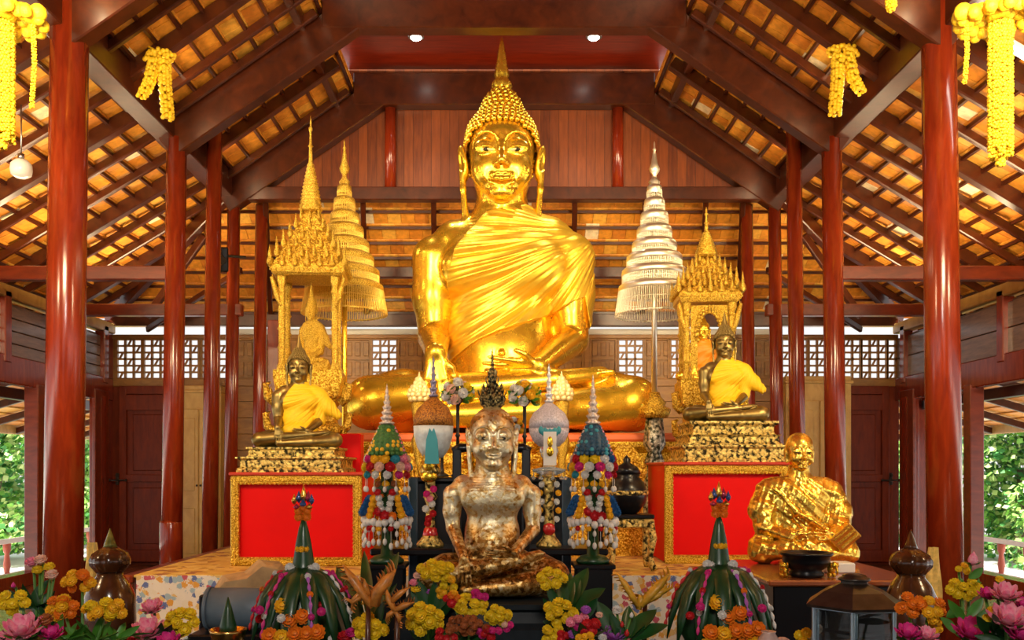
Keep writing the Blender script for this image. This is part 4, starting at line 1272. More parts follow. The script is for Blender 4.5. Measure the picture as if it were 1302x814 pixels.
    # inner canopy arch
    if arch:
        m = MB(); wi = cw * .60; zz0 = H; zz1 = c0 - .03; hh = zz1 - zz0
        out = [(-wi, zz0), (-wi, zz1), (wi, zz1), (wi, zz0)]
        inn = [(wi * .62, zz0)] + [(wi * (.62 * cos(a) ** .8 if cos(a) > 0 else 0), zz0 + hh * .55 + hh * .36 * sin(a) ** 1.1) for a in [i * pi / 16 for i in range(0, 9)]]
        inn += [(-x, z_) for x, z_ in inn[::-1][1:]]
        vs = []; N = len(inn)
        # strip between the outer frame and the arch opening
        outp = []
        for x, z_ in inn:
            if z_ <= zz0 + hh * .5: outp.append((wi * (1 if x > 0 else -1), z_))
            else: outp.append((wi * max(-1, min(1, x / (wi * .55))), zz1 if abs(x) < wi * .55 else z_ + (zz1 - z_) * .6))
        for yy in (-cw * .60, -cw * .52):
            vs += [(x, yy, z_) for x, z_ in inn] + [(x, yy, z_) for x, z_ in outp]
        fs = []
        for i in range(N - 1):
            fs += [(i, i + 1, N + i + 1, N + i), (2 * N + i + 1, 2 * N + i, 3 * N + i, 3 * N + i + 1), (i, 2 * N + i, 2 * N + i + 1, i + 1), (N + i, N + i + 1, 3 * N + i + 1, 3 * N + i)]
        m.add(vs, fs, False)
        for i, (x, z_) in enumerate(inn): 
            m.ball((x * 1.06, -cw * .62, z_), .024, 6, 4); 
            if z_ > zz0 + hh * .5: flame(m, (x * 1.2, -cw * .62, z_ + .02), .022, .07, 6)
        m.build('arch_panel', M_ORN2, r)
    return r, H + zb
shr, hL = shrine('spired_shrine', 'gold spired shrine on four posts behind the left bronze Buddha', 395, 9.95, 146, 268, 347, 357, 44, 357, 474, None, 44, False, .10)
shr2, hR = shrine('spired_shrine', 'gold spired shrine with carved arch behind the right bronze Buddha', 898, 10.04, 263, 326, 378, 389, 38, 389, 486, None, 38, True, -.06)
# small images inside the shrines
def small_image(name, label, px, py, Z, hpx, mat, rmat, rz=0):
    s = hpx / 385.0
    return buddha(name, label, Vector((W(px, py, Z).x, Z, 0)), rz, s * Z / F, 4.5, head_s=1.05, head_z=334, skin_mat=mat, robe_mat=rmat, robe='shawl', ch=SHAWL, tip='cap', curls=False, eyes=False, relax_it=1)
o = small_image('shrine_figure', 'small robed gold figure inside the left spired shrine', 396, 470, 9.95, 96, M_ORN2, M_ORN2); o.location.z = hL
o.rotation_euler.z = -.1; o.scale = (.58, .7, .95)
o = small_image('shrine_figure', 'small gold figure in an orange robe inside the right arched shrine', 893, 484, 10.04, 74, M_GOLD, plain('orange_cloth', (.72, .26, .01), .6)); o.location.z = hR

# ------------------------------------------------------------------ tiered umbrellas
M_SILVER = plain('silvered_metal', (.80, .76, .62), .38, 1)
M_BEADS = plain('silver_beads', (.78, .74, .58), .35, .8)
M_BEADG = plain('gold_beads', (.88, .62, .12), .35, .9)
def umbrella(label, px, Z, tip, tiers, rim, bead, pole_y, pole_m):
    u = Z / F; z = lambda y: EYE + (CY - y) * u
    r = empty('tiered_umbrella', (W(px, 0, Z).x, Z, .704), 0, label, 'ceremonial umbrella')
    b = MB(); b.cyl((0, 0, z(pole_y) - .7), (0, 0, z(tiers[0][0]) - .7), .034, .03, 16); 
    b.build('pole', pole_m, r)
    f = MB(); h = z(tip) - z(tiers[0][0]); w = tiers[0][2] * u
    f.lathe([(w * .9, -.01), (w * .62, h * .06), (w * .75, h * .12), (w * .34, h * .2), (w * .28, h * .26), (w * .62, h * .34), (w * .7, h * .40), (w * .42, h * .52), (w * .26, h * .7), (w * .16, h * .78), (w * .24, h * .82), (w * .12, h * .86), (w * .1, h * .96), (.002, h)], (0, 0, z(tiers[0][0]) - .7), 16, lobes=8, amp=.05)
    f.build('finial', rim, r)
    for i, (y0, y1, hw) in enumerate(tiers):
        R = hw * u; zt = z(y0) - .7; zb = z(y1) - .7; Rb = R * (.99 if i < len(tiers) - 1 else 1.10)
        Ri = (tiers[i - 1][2] * u * .8 if i else R * .4)
        c = MB()
        c.lathe([(Ri, zt + .05), (R * .93, zt + .015), (R, zt - .01), (R * 1.02, zt - .075), (R * .985, zt - .08), (R * .95, zt - .02), (Ri, zt + .03)], (0, 0, 0), 48, caps=False)
        c.build('tier', rim, r)
        g = MB(); n = int(max(26, min(140, 2 * pi * R / .022)))
        for k in range(n):
            a = 2 * pi * k / n
            dz = (zb - zt + .05) * (1 if k % 2 else .93)
            g.tube([(R * cos(a), R * sin(a), zt - .05), (Rb * cos(a), Rb * sin(a), zt - .05 + dz)], .0052, 4, False)
            g.ball((Rb * cos(a), Rb * sin(a), zt - .05 + dz), .008, 5, 4)
        if i == len(tiers) - 1:
            g.lathe([(Rb * .99, zb + .02), (Rb * 1.0, zb + .02), (Rb * 1.0, zb), (Rb * .99, zb)], (0, 0, 0), 48, caps=False)
        g.lathe([(R * .99, zt - .05 + (zb - zt) * .35), (R * 1.0, zt - .05 + (zb - zt) * .35), (R * 1.0, zt - .062 + (zb - zt) * .35)], (0, 0, 0), 48, caps=False)
        g.build('bead_fringe', bead, r)
    return r
TR_ = [(239, 254, 9.5), (256, 271, 13), (273, 289, 17.5), (291, 308, 22), (309, 327, 28), (326, 345, 35), (344, 364, 41), (364, 402, 45)]
ur = umbrella('silver tiered umbrella with bead fringes on a gold-footed pole, right of the giant Buddha', 832, 10.9, 180, TR_, M_SILVER, M_BEADS, 525, M_SILVER)
b = MB(); u = 10.9 / F; z0 = EYE + (CY - 527) * u - .7
b.lathe([(.15, z0 - .05), (.18, z0), (.19, z0 + .06), (.12, z0 + .10), (.14, z0 + .14), (.08, z0 + .2), (.06, z0 + .26)], (0, 0, 0), 20, lobes=8, amp=.05); b.build('pole_foot', M_ORN, ur)
b = MB(); 
b.lathe([(.2, 0), (.2, .3), (.14, .36), (.09, .6), (.13, .7), (.09, .8), (.12, .95), (.07, 1.1), (.12, 1.2), (.09, z0 - .05)], (0, 0, 0), 16, lobes=6, amp=.14); b.build('pole_stand', ornate('silver_stand', (.75, .72, .60), (.04, .05, .03), 26, .4, .8), ur)
TL_ = [(239, 254, 9), (255, 271, 13.5), (273, 289, 18), (290, 308, 24), (308, 326, 31), (326, 345, 37), (344, 364, 44), (363, 400, 49)]
ul = umbrella('gold tiered umbrella with bead fringes behind the left spired shrine', 438, 10.9, 178, TL_, M_ORN2, M_BEADG, 700, M_GOLD)
b = MB(); b.lathe([(.18, 0), (.18, .1), (.12, .16), (.09, .5), (.05, .6)], (0, 0, 0), 16); b.build('pole_foot', M_ORN, ul)

# ------------------------------------------------------------------ lotus-bud pillars before the great image
for px, top, Z, lab in ((533, 473, 10.6, 'white and gold lotus-bud pillar left of the giant Buddha\'s hand'), (714, 472, 10.6, 'white and gold lotus-bud pillar right of the giant Buddha\'s lap')):
    u = Z / F
    r = empty('lotus_pillar', (W(px, 0, Z).x, Z, .703), 0, lab, 'lotus pillar')
    zt = EYE + (CY - top) * u - .70
    b = MB(); b.lathe([(.10, 0), (.10, .1), (.05, .18), (.045, zt * .5), (.07, zt * .54), (.09, zt * .6), (.05, zt * .66), (.085, zt - .42), (.09, zt - .38), (.05, zt - .33)], (0, 0, 0), 16, lobes=8, amp=.08); b.build('pillar', M_ORN2, r)
    m = MB()
    for k in range(6):
        n = (9, 10, 9, 7, 5, 3)[k]; rad = (.10, .115, .105, .075, .045, .02)[k]
        for i in range(n):
            a = 2 * pi * (i + k * .5) / n
            m.ball((rad * cos(a), rad * sin(a), zt - .32 + k * .045), (.034, .034, .036), 7, 5)
    m.lathe([(.09, zt - .35), (.11, zt - .25), (.06, zt - .12), (.015, zt - .05), (.003, zt)], (0, 0, 0), 12)
    m.build('lotus_bud', plain('ivory_gold', (.88, .70, .34), .4, .25, var=.2, vs=40), r)

# ------------------------------------------------------------------ black altar table, throne, plinth of the gilded image
tb = empty('altar_table', (0, 6.95, 0), 0, 'long black lacquered table behind the gilded Buddha', 'table')
xL, xR = W(518, 0, 6.75).x, W(727, 0, 6.75).x
b = MB(); b.box(((xL + xR) / 2, 0, 1.0), (xR - xL + .5, .8, .05), ch=.01); b.build('table_top', M_BLACK, tb)
b = MB(); b.box(((xL + xR) / 2, .1, 1.52), (xR - xL, .3, .04), ch=.01)
b.build('upper_shelf', M_BLACK, tb)
b = MB(); b.box(((xL + xR) / 2, .12, .75), (xR - xL - .06, .2, 1.5), ch=.01); b.build('back_board', M_BLACK, tb)
for x in (xL + .03, xR - .03):
    for yy in (-.05, .22):
        b = MB(); b.box((x, yy, .77), (.07, .07, 1.54), ch=.008); b.build('leg', M_DKBLUE, tb)
th = empty('throne', (W(625, 0, 6.1).x, 6.1, 0), 0, 'black throne back behind the gilded Buddha\'s shoulders', 'throne')
u = 6.1 / F
for s in (-1, 1):
    b = MB(); b.box((s * 44 * u, 0, .9), (11 * u, .06, 1.68), ch=.01); b.build('post', M_BLACK, th)
    b = MB(); b.tube([(s * 49 * u, 0, 1.72), (s * 40 * u, 0, 1.745), (s * 24 * u, 0, 1.745), (s * 20 * u, 0, 1.72), (s * 22 * u, 0, 1.70)], [.03, .032, .028, .02, .014], 8); b.build('scroll', M_BLACK, th)
b = MB(); b.box((0, .02, 1.43), (95 * u, .03, .08), ch=.01); b.box((0, .02, 1.1), (95 * u, .03, .08), ch=.01); b.build('rail', M_BLACK, th)
b = MB(); b.box((0, .03, .45), (88 * u, .03, .9), ch=.01); b.build('back_panel', M_BLACK, th)
pb = empty('statue_plinth', (W(626, 0, 5.6).x, 5.56, 0), 0, 'dark plinth under the gilded Buddha', 'plinth')
zc = EYE + (CY - 756) * 5.6 / F
b = MB(); rloft(b, [(.56, .42, 0), (.56, .42, zc - .14), (.50, .37, zc - .11), (.48, .35, zc - .05), (.52, .39, zc - .03), (.52, .39, zc)]); b.build('plinth_body', plain('dark_slate', (.010, .016, .022), .5, spec=.2, var=.3, vs=10), pb)

# low carved side table with a black jar, right
sx, sy = W(802, 0, 8.05).x, 8.15
st = empty('carved_side_table', (sx, sy, .712), 0, 'small ornate gold-legged table with black top beside the right red altar box', 'side table')
b = MB(); b.box((0, 0, .47), (.40, .36, .035), ch=.008); b.build('table_top', M_BLACK, st)
b = MB(); b.box((0, 0, .41), (.40, .36, .075), ch=.01); b.build('apron', M_OLDGOLD, st)
for q in (-1, 1):
    for w in (-1, 1):
        b = MB(); b.tube([(q * .17, w * .15, .4), (q * .185, w * .165, .28), (q * .165, w * .145, .12), (q * .18, w * .16, .04), (q * .2, w * .18, .0)], [.035, .04, .026, .032, .036], 8); b.build('leg', M_OLDGOLD, st)
jr = empty('black_jar', (sx - .02, sy + .02, 1.20), 0, 'round black jar with gold rim on the small carved table', 'jar')
b = MB(); b.lathe([(.09, 0), (.11, .02), (.17, .10), (.19, .19), (.16, .28), (.11, .33), (.125, .36)], (0, 0, 0), 24); b.build('body', M_BLACK, jr)
b = MB(); b.lathe([(.165, .16), (.195, .175), (.195, .205), (.17, .215)], (0, 0, 0), 24, lobes=12, amp=.03, caps=False); b.build('gold_band', M_OLDGOLD, jr)
b = MB(); b.lathe([(.13, .36), (.1, .42), (.03, .46), (.035, .49), (.002, .53)], (0, 0, 0), 20); b.build('lid', M_BLACK, jr)

# ------------------------------------------------------------------ gilded monk on his table
mt = empty('low_table', (W(1030, 0, 6.4).x, 6.5, 0), 0, 'black lacquered table with red-brown top under the golden monk', 'table')
zt = .885
b = MB(); b.box((0.05, 0, zt - .02), (1.02, 1.36, .04), ch=.01); b.build('table_top', wood('brown_table_top', (.22, .05, .015), (.36, .10, .03), .25, (1, 3, 1), .4), mt)
b = MB(); b.box((.05, 0, zt / 2 - .02), (.94, 1.28, zt - .04), ch=.01); b.build('table_body', M_BLACK, mt)

def monk():
    Z = 6.95; s = Z / F * .5
    root = empty('golden_monk', W(1016, 714, Z), -.05, 'gold-foil seated monk statue holding a scripture box, right', 'statue')
    root.location.z = zt + .03
    fm = Form()
    # unit: half photograph pixels
    fm.ell((0, 10, 62), (98, 62, 62), 20); fm.ell((0, 6, 118), (84, 56, 66), 24); fm.ell((0, 6, 160), (88, 50, 44), 20)
    fm.limb([(-60, 8, 178), (60, 8, 178)], [30, 30], 18); fm.limb([(0, 8, 180), (0, 4, 226)], [36, 26], 14)
    # sleeves and cloak
    fm.limb([(-80, 6, 170), (-96, -8, 120), (-92, -28, 84)], [30, 32, 28], 12)
    fm.limb([(80, 6, 170), (96, -8, 118), (88, -30, 84)], [30, 32, 28], 12)
    fm.limb([(-92, -28, 80), (-40, -78, 62)], [19, 13], 5); fm.limb([(88, -30, 80), (60, -78, 64)], [19, 13], 5)
    hand_form(fm, (-40, -78, 62), (1, -.15, -.1), (0, -.3, 1), 30, (0, -1, .2), .3, 2)
    hand_form(fm, (60, -78, 64), (-.7, -.5, .1), (0, .2, 1), 30, (.3, -1, .2), .4, 2)
    for q in (-1, 1):
        fm.limb([(q * 50, 10, 30), (q * 100, -26, 26), (q * 108, -44, 22)], [36, 34, 27], 12)
    fm.limb([(108, -46, 20), (0, -86, 18), (-60, -80, 20)], [25, 20, 14], 6); fm.limb([(-108, -46, 22), (0, -80, 36), (62, -66, 42)], [25, 19, 14], 6)
    fm.ell((0, -40, 16), (104, 64, 18), 8)
    fm.limb([(-70, -40, 178), (-20, -58, 120), (40, -60, 82)], [7, 8, 7], 8)          # robe border across the chest
    fm.ell((0, -8, 46), (66, 62, 30), 10)
    hc = (0, -10, 268)
    head_form(fm, hc, .76, 0)
    for q in (-1, 1): fm.ell((q * 33, 0, 264), (4.5, 9, 15), 4, (0, q * .15, 0)); fm.limb([(q * 33, -2, 256), (q * 31.5, -4, 246)], [4, 4], 4)
    fm.ell((0, 0, 286), (33, 36, 34), 8)
    def f(P):
        d = fm.dist(P)
        m = (np.abs(d) < 9) & (P[:, 2] < 205)
        if m.any():
            q = P[m]
            u = (q[:, 0] * .5 + q[:, 2] * .8 + 10 * np.sin(q[:, 0] * .03)) * .10
            d[m] -= (noise1(u, 2.0) * 2.6 + noise1(q[:, 0] * .12 - q[:, 2] * .05, 5) * 1.4).astype(np.float32)
        return d
    lo, hi = fm.bounds(); V, Q = skin(f, lo, hi, 1.4); V = relax(V, Q, 1, .4)
    skin_obj('body', V, Q, M_MONK, root, s)
    for q in (-1, 1):
        e = MB(); e.ball((q * 14.2, -43, 268), (5.5, 2.0, 1.5), 8, 6); e.v = [(x * s, y * s, z_ * s) for x, y, z_ in e.v]; e.build('eye', M_EYEB, root)
    g = MB(); c = Vector((86, -84, 62)) * s
    g.box(c, (46 * s, 26 * s, 62 * s), (0.35, .75, .2), ch=.006); bx = g.build('scripture_box', M_MONK, root)
    g = MB()
    for k in (-1, 0, 1): g.box(c + Vector((0, -14 * s, 0)) + Vector((10 * k * s, 0, -9 * k * s)), (5 * s, 3 * s, 52 * s), (0.35, .75, .2))
    g.build('carved_band', M_ORN2, bx)
monk()
w_ = MB(); w_.box((0, 0, .035), (.20, .16, .07), ch=.008); o = thing_mesh('white_block', w_, M_WHITE, 'small white box beside the black bowl', 'box'); o.location = (W(1064, 0, 6.3).x, 6.3, zt)
bw = empty('incense_bowl', (W(1025, 0, 6.02).x, 6.02, zt), 0, 'glossy black footed bowl with small gold elephant handles', 'bowl')
b = MB(); b.lathe([(.09, 0), (.115, .01), (.115, .03), (.10, .045), (.14, .075), (.155, .11), (.15, .135), (.172, .15), (.172, .165), (.155, .165), (.14, .14), (.1, .1), (.001, .09)], (0, 0, 0), 32); b.build('bowl', M_BLACK, bw)
for s in (-1, 1):
    e = MB(); x = s * .158
    e.ball((x, -.03, .055), (.03, .035, .035), 10, 7); e.ball((x + s * .008, -.06, .08), (.024, .024, .026), 10, 7)
    e.tube([(x + s * .01, -.08, .078), (x + s * .013, -.1, .05), (x + s * .012, -.098, .02)], [.011, .009, .006], 6)
    for q in (-1, 1):
        e.ball((x + s * .008 + q * .024, -.058, .085), (.005, .014, .018), 8, 6); e.cyl((x + q * .014, -.045, .03), (x + q * .014, -.045, .002), .010, seg=7); e.cyl((x + q * .014, -.015, .03), (x + q * .014, -.015, .002), .010, seg=7)
    e.build('elephant_handle', M_GOLD, bw)

# ------------------------------------------------------------------ offering table along the front, side stands
ft = empty('offering_table', (0, 4.1, 0), 0, 'dark offering table along the front, under the flowers and lantern', 'table')
b = MB(); b.box((0, 0, .47), (6.2, 1.9, .06), ch=.01); b.build('table_top', plain('dark_cloth', (.02, .022, .03), .6), ft)
for s in (-1, 1):
    for q in (-1, 1):
        b = MB(); b.box((s * 3.0, q * .85, .22), (.08, .08, .44), ch=.01); b.build('leg', M_BLACK, ft)

# hexagonal lantern
def lantern():
    Z = 4.0; u = Z / F
    x = W(1086, 0, Z).x
    r = empty('lantern', (x, Z, .50), .12, 'six-sided metal and glass lantern with a dark conical roof', 'lantern')
    ze = EYE + (CY - 767) * u - .50; zt = EYE + (CY - 738) * u - .50
    R = 64 * u
    M_LM = plain('lantern_metal', (.42, .54, .62), .3, .8)
    M_LR = plain('lantern_roof', (.045, .035, .028), .32, .55, var=.3, vs=20)
    b = MB(); b.lathe([(R * .98, ze - .012), (R, ze), (R * .62, ze + (zt - ze) * .55), (R * .28, zt - .012), (R * .28, zt)], (0, 0, 0), 6, smooth=False); b.build('roof', M_LR, r)
    b = MB(); b.lathe([(R * .30, zt), (R * .31, zt + .006), (R * .29, zt + .012), (R * .24, zt + .014), (R * .22, zt + .024), (R * .1, zt + .03)], (0, 0, 0), 24); b.build('vent_cap', M_LR, r)
    Rb = R * .84
    P = [(Rb * cos(pi / 3 * k), Rb * sin(pi / 3 * k)) for k in range(6)]
    for k in range(6):
        m = MB(); m.beam((*P[k], 0), (*P[k], ze), .016, .016, (1, 0, 0), .003); m.build('corner_bar', M_LM, r)
    m = MB()
    for k in range(6):
        a, c = P[k], P[(k + 1) % 6]
        for zz in (.012, ze * .60, ze - .012): m.beam((*a, zz), (*c, zz), .012, .018, (0, 0, 1), .003)
        # inner door frames with rounded heads
        mid = [(a[0] + (c[0] - a[0]) * t, a[1] + (c[1] - a[1]) * t) for t in (.12, .18, .3, .5, .7, .82, .88)]
        hh = [ze * .1, ze * .46, ze * .53, ze * .545, ze * .53, ze * .46, ze * .1]
        m.tube([(mx_, my_, h_) for (mx_, my_), h_ in zip(mid, hh)], .006, 5)
    m.build('frame_rails', M_LM, r)
    for k in range(6):
        a, c = P[k], P[(k + 1) % 6]
        g = MB(); g.box(((a[0] + c[0]) / 2 * .985, (a[1] + c[1]) / 2 * .985, ze / 2), (Rb * .94, .003, ze - .03), (0, 0, atan2(c[1] - a[1], c[0] - a[0]))); g.build('glass_pane', M_GLASSY, r)
    g = MB(); g.lathe([(Rb * .9, 0), (Rb * .9, .012)], (0, 0, 0), 6, smooth=False); g.build('base_plate', M_LM, r)
    # side leaf opened outward on the left
    a = P[3]
    g = MB(); 
    q = [(a[0], a[1] - .0, .0), (a[0] - .09, a[1] - .10, .0)]
    for zz in (.012, ze * .58): g.beam((a[0], a[1], zz), (a[0] - .10, a[1] - .12, zz), .012, .016, (0, 0, 1), .003)
    g.beam((a[0] - .10, a[1] - .12, 0), (a[0] - .10, a[1] - .12, ze * .59), .014, .014, (1, 0, 0), .003); lf = g.build('open_leaf', M_LM, r)
    g = MB(); g.box((a[0] - .05, a[1] - .06, ze * .3), (.15, .003, ze * .54), (0, 0, atan2(-.12, -.10))); g.build('glass_pane', M_GLASSY, lf)
lantern()
cg = empty('candle_glass', (W(1086, 0, 4.0).x, 4.0, .513), 0, 'pale candle in a glass cup inside the lantern', 'candle')
b = MB(); b.lathe([(.05, 0), (.06, .01), (.066, .16), (.062, .16), (.056, .014), (.001, .012)], (0, 0, 0), 20); b.build('cup', M_GLASSY, cg)
b = MB(); b.lathe([(.045, .016), (.046, .12), (.02, .125), (.001, .123)], (0, 0, 0), 18); b.cyl((0, 0, .12), (0, 0, .145), .002, seg=5); b.build('candle', plain('pale_wax', (.72, .78, .80), .5), cg)

# glazed brown jars either side
def urn(label, px, Z, y_top, y_sh, hw, green):
    u = Z / F; z0 = .70
    x = W(px, 0, Z).x
    r = empty('lidded_urn', (x, Z, .0), 0, label, 'urn')
    zt = EYE + (CY - y_top) * u; zs = EYE + (CY - y_sh) * u; R = hw * u
    M_GL = plain('brown_glaze', (.07, .022, .006), .2, var=.5, vs=7, coat=.4)
    h = zt - zs
    b = MB(); b.lathe([(R * .7, 0), (R * .8, .05), (R * 1.15, zs * .45), (R * 1.3, zs * .70), (R * 1.25, zs - .14), (R * .95, zs - .06), (R * .68, zs - .02), (R * .66, zs)], (0, 0, 0), 28); b.build('body', M_GL, r)
    b = MB(); b.lathe([(R * .66, zs), (R * .75, zs + h * .05), (R * .98, zs + h * .18), (R * 1.0, zs + h * .30), (R * .86, zs + h * .44), (R * .5, zs + h * .54), (R * .34, zs + h * .58)], (0, 0, 0), 30, lobes=10, amp=.06); b.build('lid', M_GL, r)
    b = MB(); b.lathe([(R * .36, zs + h * .56), (R * .28, zs + h * .66), (R * .16, zs + h * .82), (R * .07, zs + h * .93), (.002, zs + h)], (0, 0, 0), 16, lobes=6, amp=.1); b.build('lid_knob', plain('green_gold_glaze', (.16, .15, .03), .25, .3, var=.5, vs=30) if green else M_GL, r)
    return r
urn('brown glazed urn with green pointed lid beside the left marigolds', 140, 5.55, 672, 728, 24, True)
urn('brown glazed urn with ribbed lid beside the right thick column', 1158, 5.45, 674, 730, 25, False)
M_CREAM = plain('cream_gold_cloth', (.72, .48, .12), .6, var=.35, vs=25, bs=.3)
for px, y0, y1, Z, lab in ((117, 690, 775, 5.75, 'cream and gold fringed cloth hanging behind the left urn'), (1187, 696, 775, 5.95, 'cream and gold fringed cloth hanging behind the right urn')):
    u = Z / F; b = MB(); c = W(px, y1, Z); n = 12
    vs = []
    for i in range(n + 1):
        for k in range(7):
            zz = (y1 - y0) * u * (1 - i / n); ww = (9 + 7 * sin(i / n * 2.2)) * u
            vs.append(((k / 6 - .5) * ww * 1.2, .012 * sin(k * 2.1 + i * .5), zz))
    b.add(vs, [(i * 7 + k, i * 7 + k + 1, i * 7 + k + 8, i * 7 + k + 7) for i in range(n) for k in range(6)], True)
    b.add([(v[0], v[1] + .02, v[2]) for v in vs], [(i * 7 + k + 7, i * 7 + k + 8, i * 7 + k + 1, i * 7 + k) for i in range(n) for k in range(6)], True)
    cl = thing_mesh('fringed_cloth', b, M_CREAM, lab, 'cloth'); cl.location = (c.x, Z, c.z)
    pdl = MB(); pdl.lathe([(.07, 0), (.06, .03), (.03, .06), (.03, c.z - .02), (.07, c.z)], (0, 0, 0), 12)
    o = thing_mesh('cloth_stand', pdl, M_DARK, 'dark stand holding up the fringed cloth behind the %s urn' % ('left' if px < 600 else 'right'), 'stand'); o.location = (c.x, Z, 0)

# wrapped papers, black box, blue drum, brass bowl on the left
Z = 6.0; u = Z / F
bx = MB(); bx.box((0, 0, .40), (.85, .5, .80), ch=.01); o = thing_mesh('black_box', bx, M_BLACK, 'black lacquered box under the folded brown paper', 'box'); o.location = (W(350, 0, Z).x, Z, 0)
zbx = .80
def folded(label, px, py, Z, w, d, h, rz, tilt):
    b = MB(); n = 14
    sec = [(-.5, .12), (-.42, .5), (-.2, .62), (-.05, 1.0), (.1, .92), (.22, .5), (.4, .42), (.5, .05)]
    vs = []
    for i, (sx_, sz_) in enumerate(sec):
        for k in range(6):
            t = k / 5 - .5
            vs.append((sx_ * w + .03 * sin(k * 1.7), t * d * (1 + .15 * sin(i)), sz_ * h * (1 - .25 * abs(t)) + .008 * sin(i * 3 + k * 2)))
    m = len(vs); vs += [(x, y, 0) for x, y, z_ in vs]
    fs = []
    N = len(sec)
    for i in range(N - 1):
        for k in range(5):
            a = i * 6 + k; fs += [(a, a + 6, a + 7, a + 1), (m + a, m + a + 1, m + a + 7, m + a + 6)]
    for i in range(N - 1):
        for k, sg in ((0, 0), (5, 1)):
            a = i * 6 + k; q = (a, m + a, m + a + 6, a + 6); fs.append(q if not sg else q[::-1])
    for k in range(5):
        for i, sg in ((0, 1), (N - 1, 0)):
            a = i * 6 + k; q = (a, m + a, m + a + 1, a + 1); fs.append(q if not sg else q[::-1])
    b.add(vs, fs, False)
    o = thing_mesh('folded_paper', b, plain('brown_paper', (.52, .34, .16), .7, var=.25, vs=9), label, 'paper wrapping'); o.rotation_euler.z = rz
    return o
o = folded('folded sheet of tan wrapping paper on the black box by the left red altar box', 340, 752, 6.0, .62, .42, .20, .25, 0); o.location = (W(340, 0, 6.0).x, 6.0, zbx)
b = MB(); b.cyl((-.24, 0, .12), (.24, 0, .12), .12, seg=32)
for s in (-1, 1): b.cyl((s * .225, 0, .12), (s * .245, 0, .12), .126, seg=32)
o = thing_mesh('drum', b, plain('slate_blue_paint', (.12, .17, .22), .5, var=.15), 'slate blue cylinder lying beside the left green cone tower', 'drum'); o.location = (W(318, 0, 5.3).x, 5.3, .66)
b = MB(); b.box((0, 0, .33), (.62, .34, .66), ch=.01); o = thing_mesh('dark_stand', b, M_BLACK, 'dark stand under the slate blue cylinder', 'stand'); o.location = (W(318, 0, 5.3).x, 5.3, 0)
M_BRASS = plain('brass', (.62, .38, .10), .25, 1)
bb = empty('brass_bowl', (W(290, 0, 4.5).x, 4.5, .5), 0, 'small brass bowl holding a green banana-leaf cone, front left', 'bowl')
zr = EYE + (CY - 800) * 4.5 / F - .5
b = MB(); b.lathe([(.05, 0), (.06, .02), (.035, .05), (.04, zr - .10), (.075, zr - .06), (.088, zr - .015), (.092, zr), (.084, zr), (.075, zr - .03), (.001, zr - .04)], (0, 0, 0), 28); b.build('bowl', M_BRASS, bb)
b = MB(); b.lathe([(.046, zr - .03), (.04, zr + .02), (.02, zr + .10), (.002, zr + .16)], (0, 0, 0), 18); b.build('leaf_cone', plain('banana_leaf', (.008, .05, .014), .35, var=.25, vs=20, coat=.12), bb)

# pink ceramic gourd
b = MB(); b.lathe([(.03, 0), (.055, .02), (.075, .12), (.078, .21), (.06, .29), (.03, .335), (.035, .345)], (0, 0, 0), 28); b.ball((.07, .02, .23), (.065, .06, .085), 18, 12)
o = thing_mesh('ceramic_gourd', b, plain('rose_ceramic', (.55, .36, .30), .35, var=.3, vs=12), 'rose-beige ceramic gourd between the right cone tower and lantern', 'gourd'); o.location = (W(985, 0, 4.22).x, 4.22, .5)

# ------------------------------------------------------------------ hung from the roof
M_GARL = plain('yellow_garland', (.92, .58, .015), .6, var=.18, vs=30, bs=.7, bscale=60, bdist=.01)
def strand(mb, pts, r, step=.5):
    "a thick string of flowers"
    pts = [Vector(p) for p in pts]
    for a, b_ in zip(pts, pts[1:]):
        n = max(1, int((b_ - a).length / (r * step)))
        for i in range(n):
            p = a.lerp(b_, i / n)
            nk = 9 if r > .04 else 5
            for k in range(nk):
                an = 2 * pi * k / nk + i * .7
                mb.ball(p + Vector((cos(an) * r * .72, sin(an) * r * .72, random.uniform(-.3, .3) * r)), r * (.36 if nk > 5 else .5), 6, 4)
def knot(label, px, Z, y0, y1, s):
    u = Z / F; c = W(px, y0, Z)
    g = empty('hanging_garland', c, 0, label, 'garland')
    h = (y1 - y0) * u
    m = MB(); strand(m, [(-.10 * s, 0, -.05), (-.05 * s, 0, -.01), (.06 * s, 0, -.02), (.12 * s, 0, -.12)], .075); m.build('loop', M_GARL, g)
    m = MB(); strand(m, [(-.06 * s, -.02, -.1), (-.06 * s, 0, -h * .5), (-.09 * s, 0, -h)], .07); m.build('tail', M_GARL, g)
    m = MB(); strand(m, [(.05 * s, -.02, -.1), (.11 * s, 0, -h * .45), (.20 * s, 0, -h * .68)], .065); m.build('tail', M_GARL, g)
    m = MB(); m.tube([(0, 0, 0), (.05 * s, .0, .02), (.30 * s, .03, .16)], .012, 6); m.build('cord', M_GARL, g)
knot('yellow flower garland knotted on a rafter above the second left column', 203, 9.6, 66, 152, -1)
knot('yellow flower garland knotted on a rafter above the second right column', 1072, 9.6, 60, 148, 1)
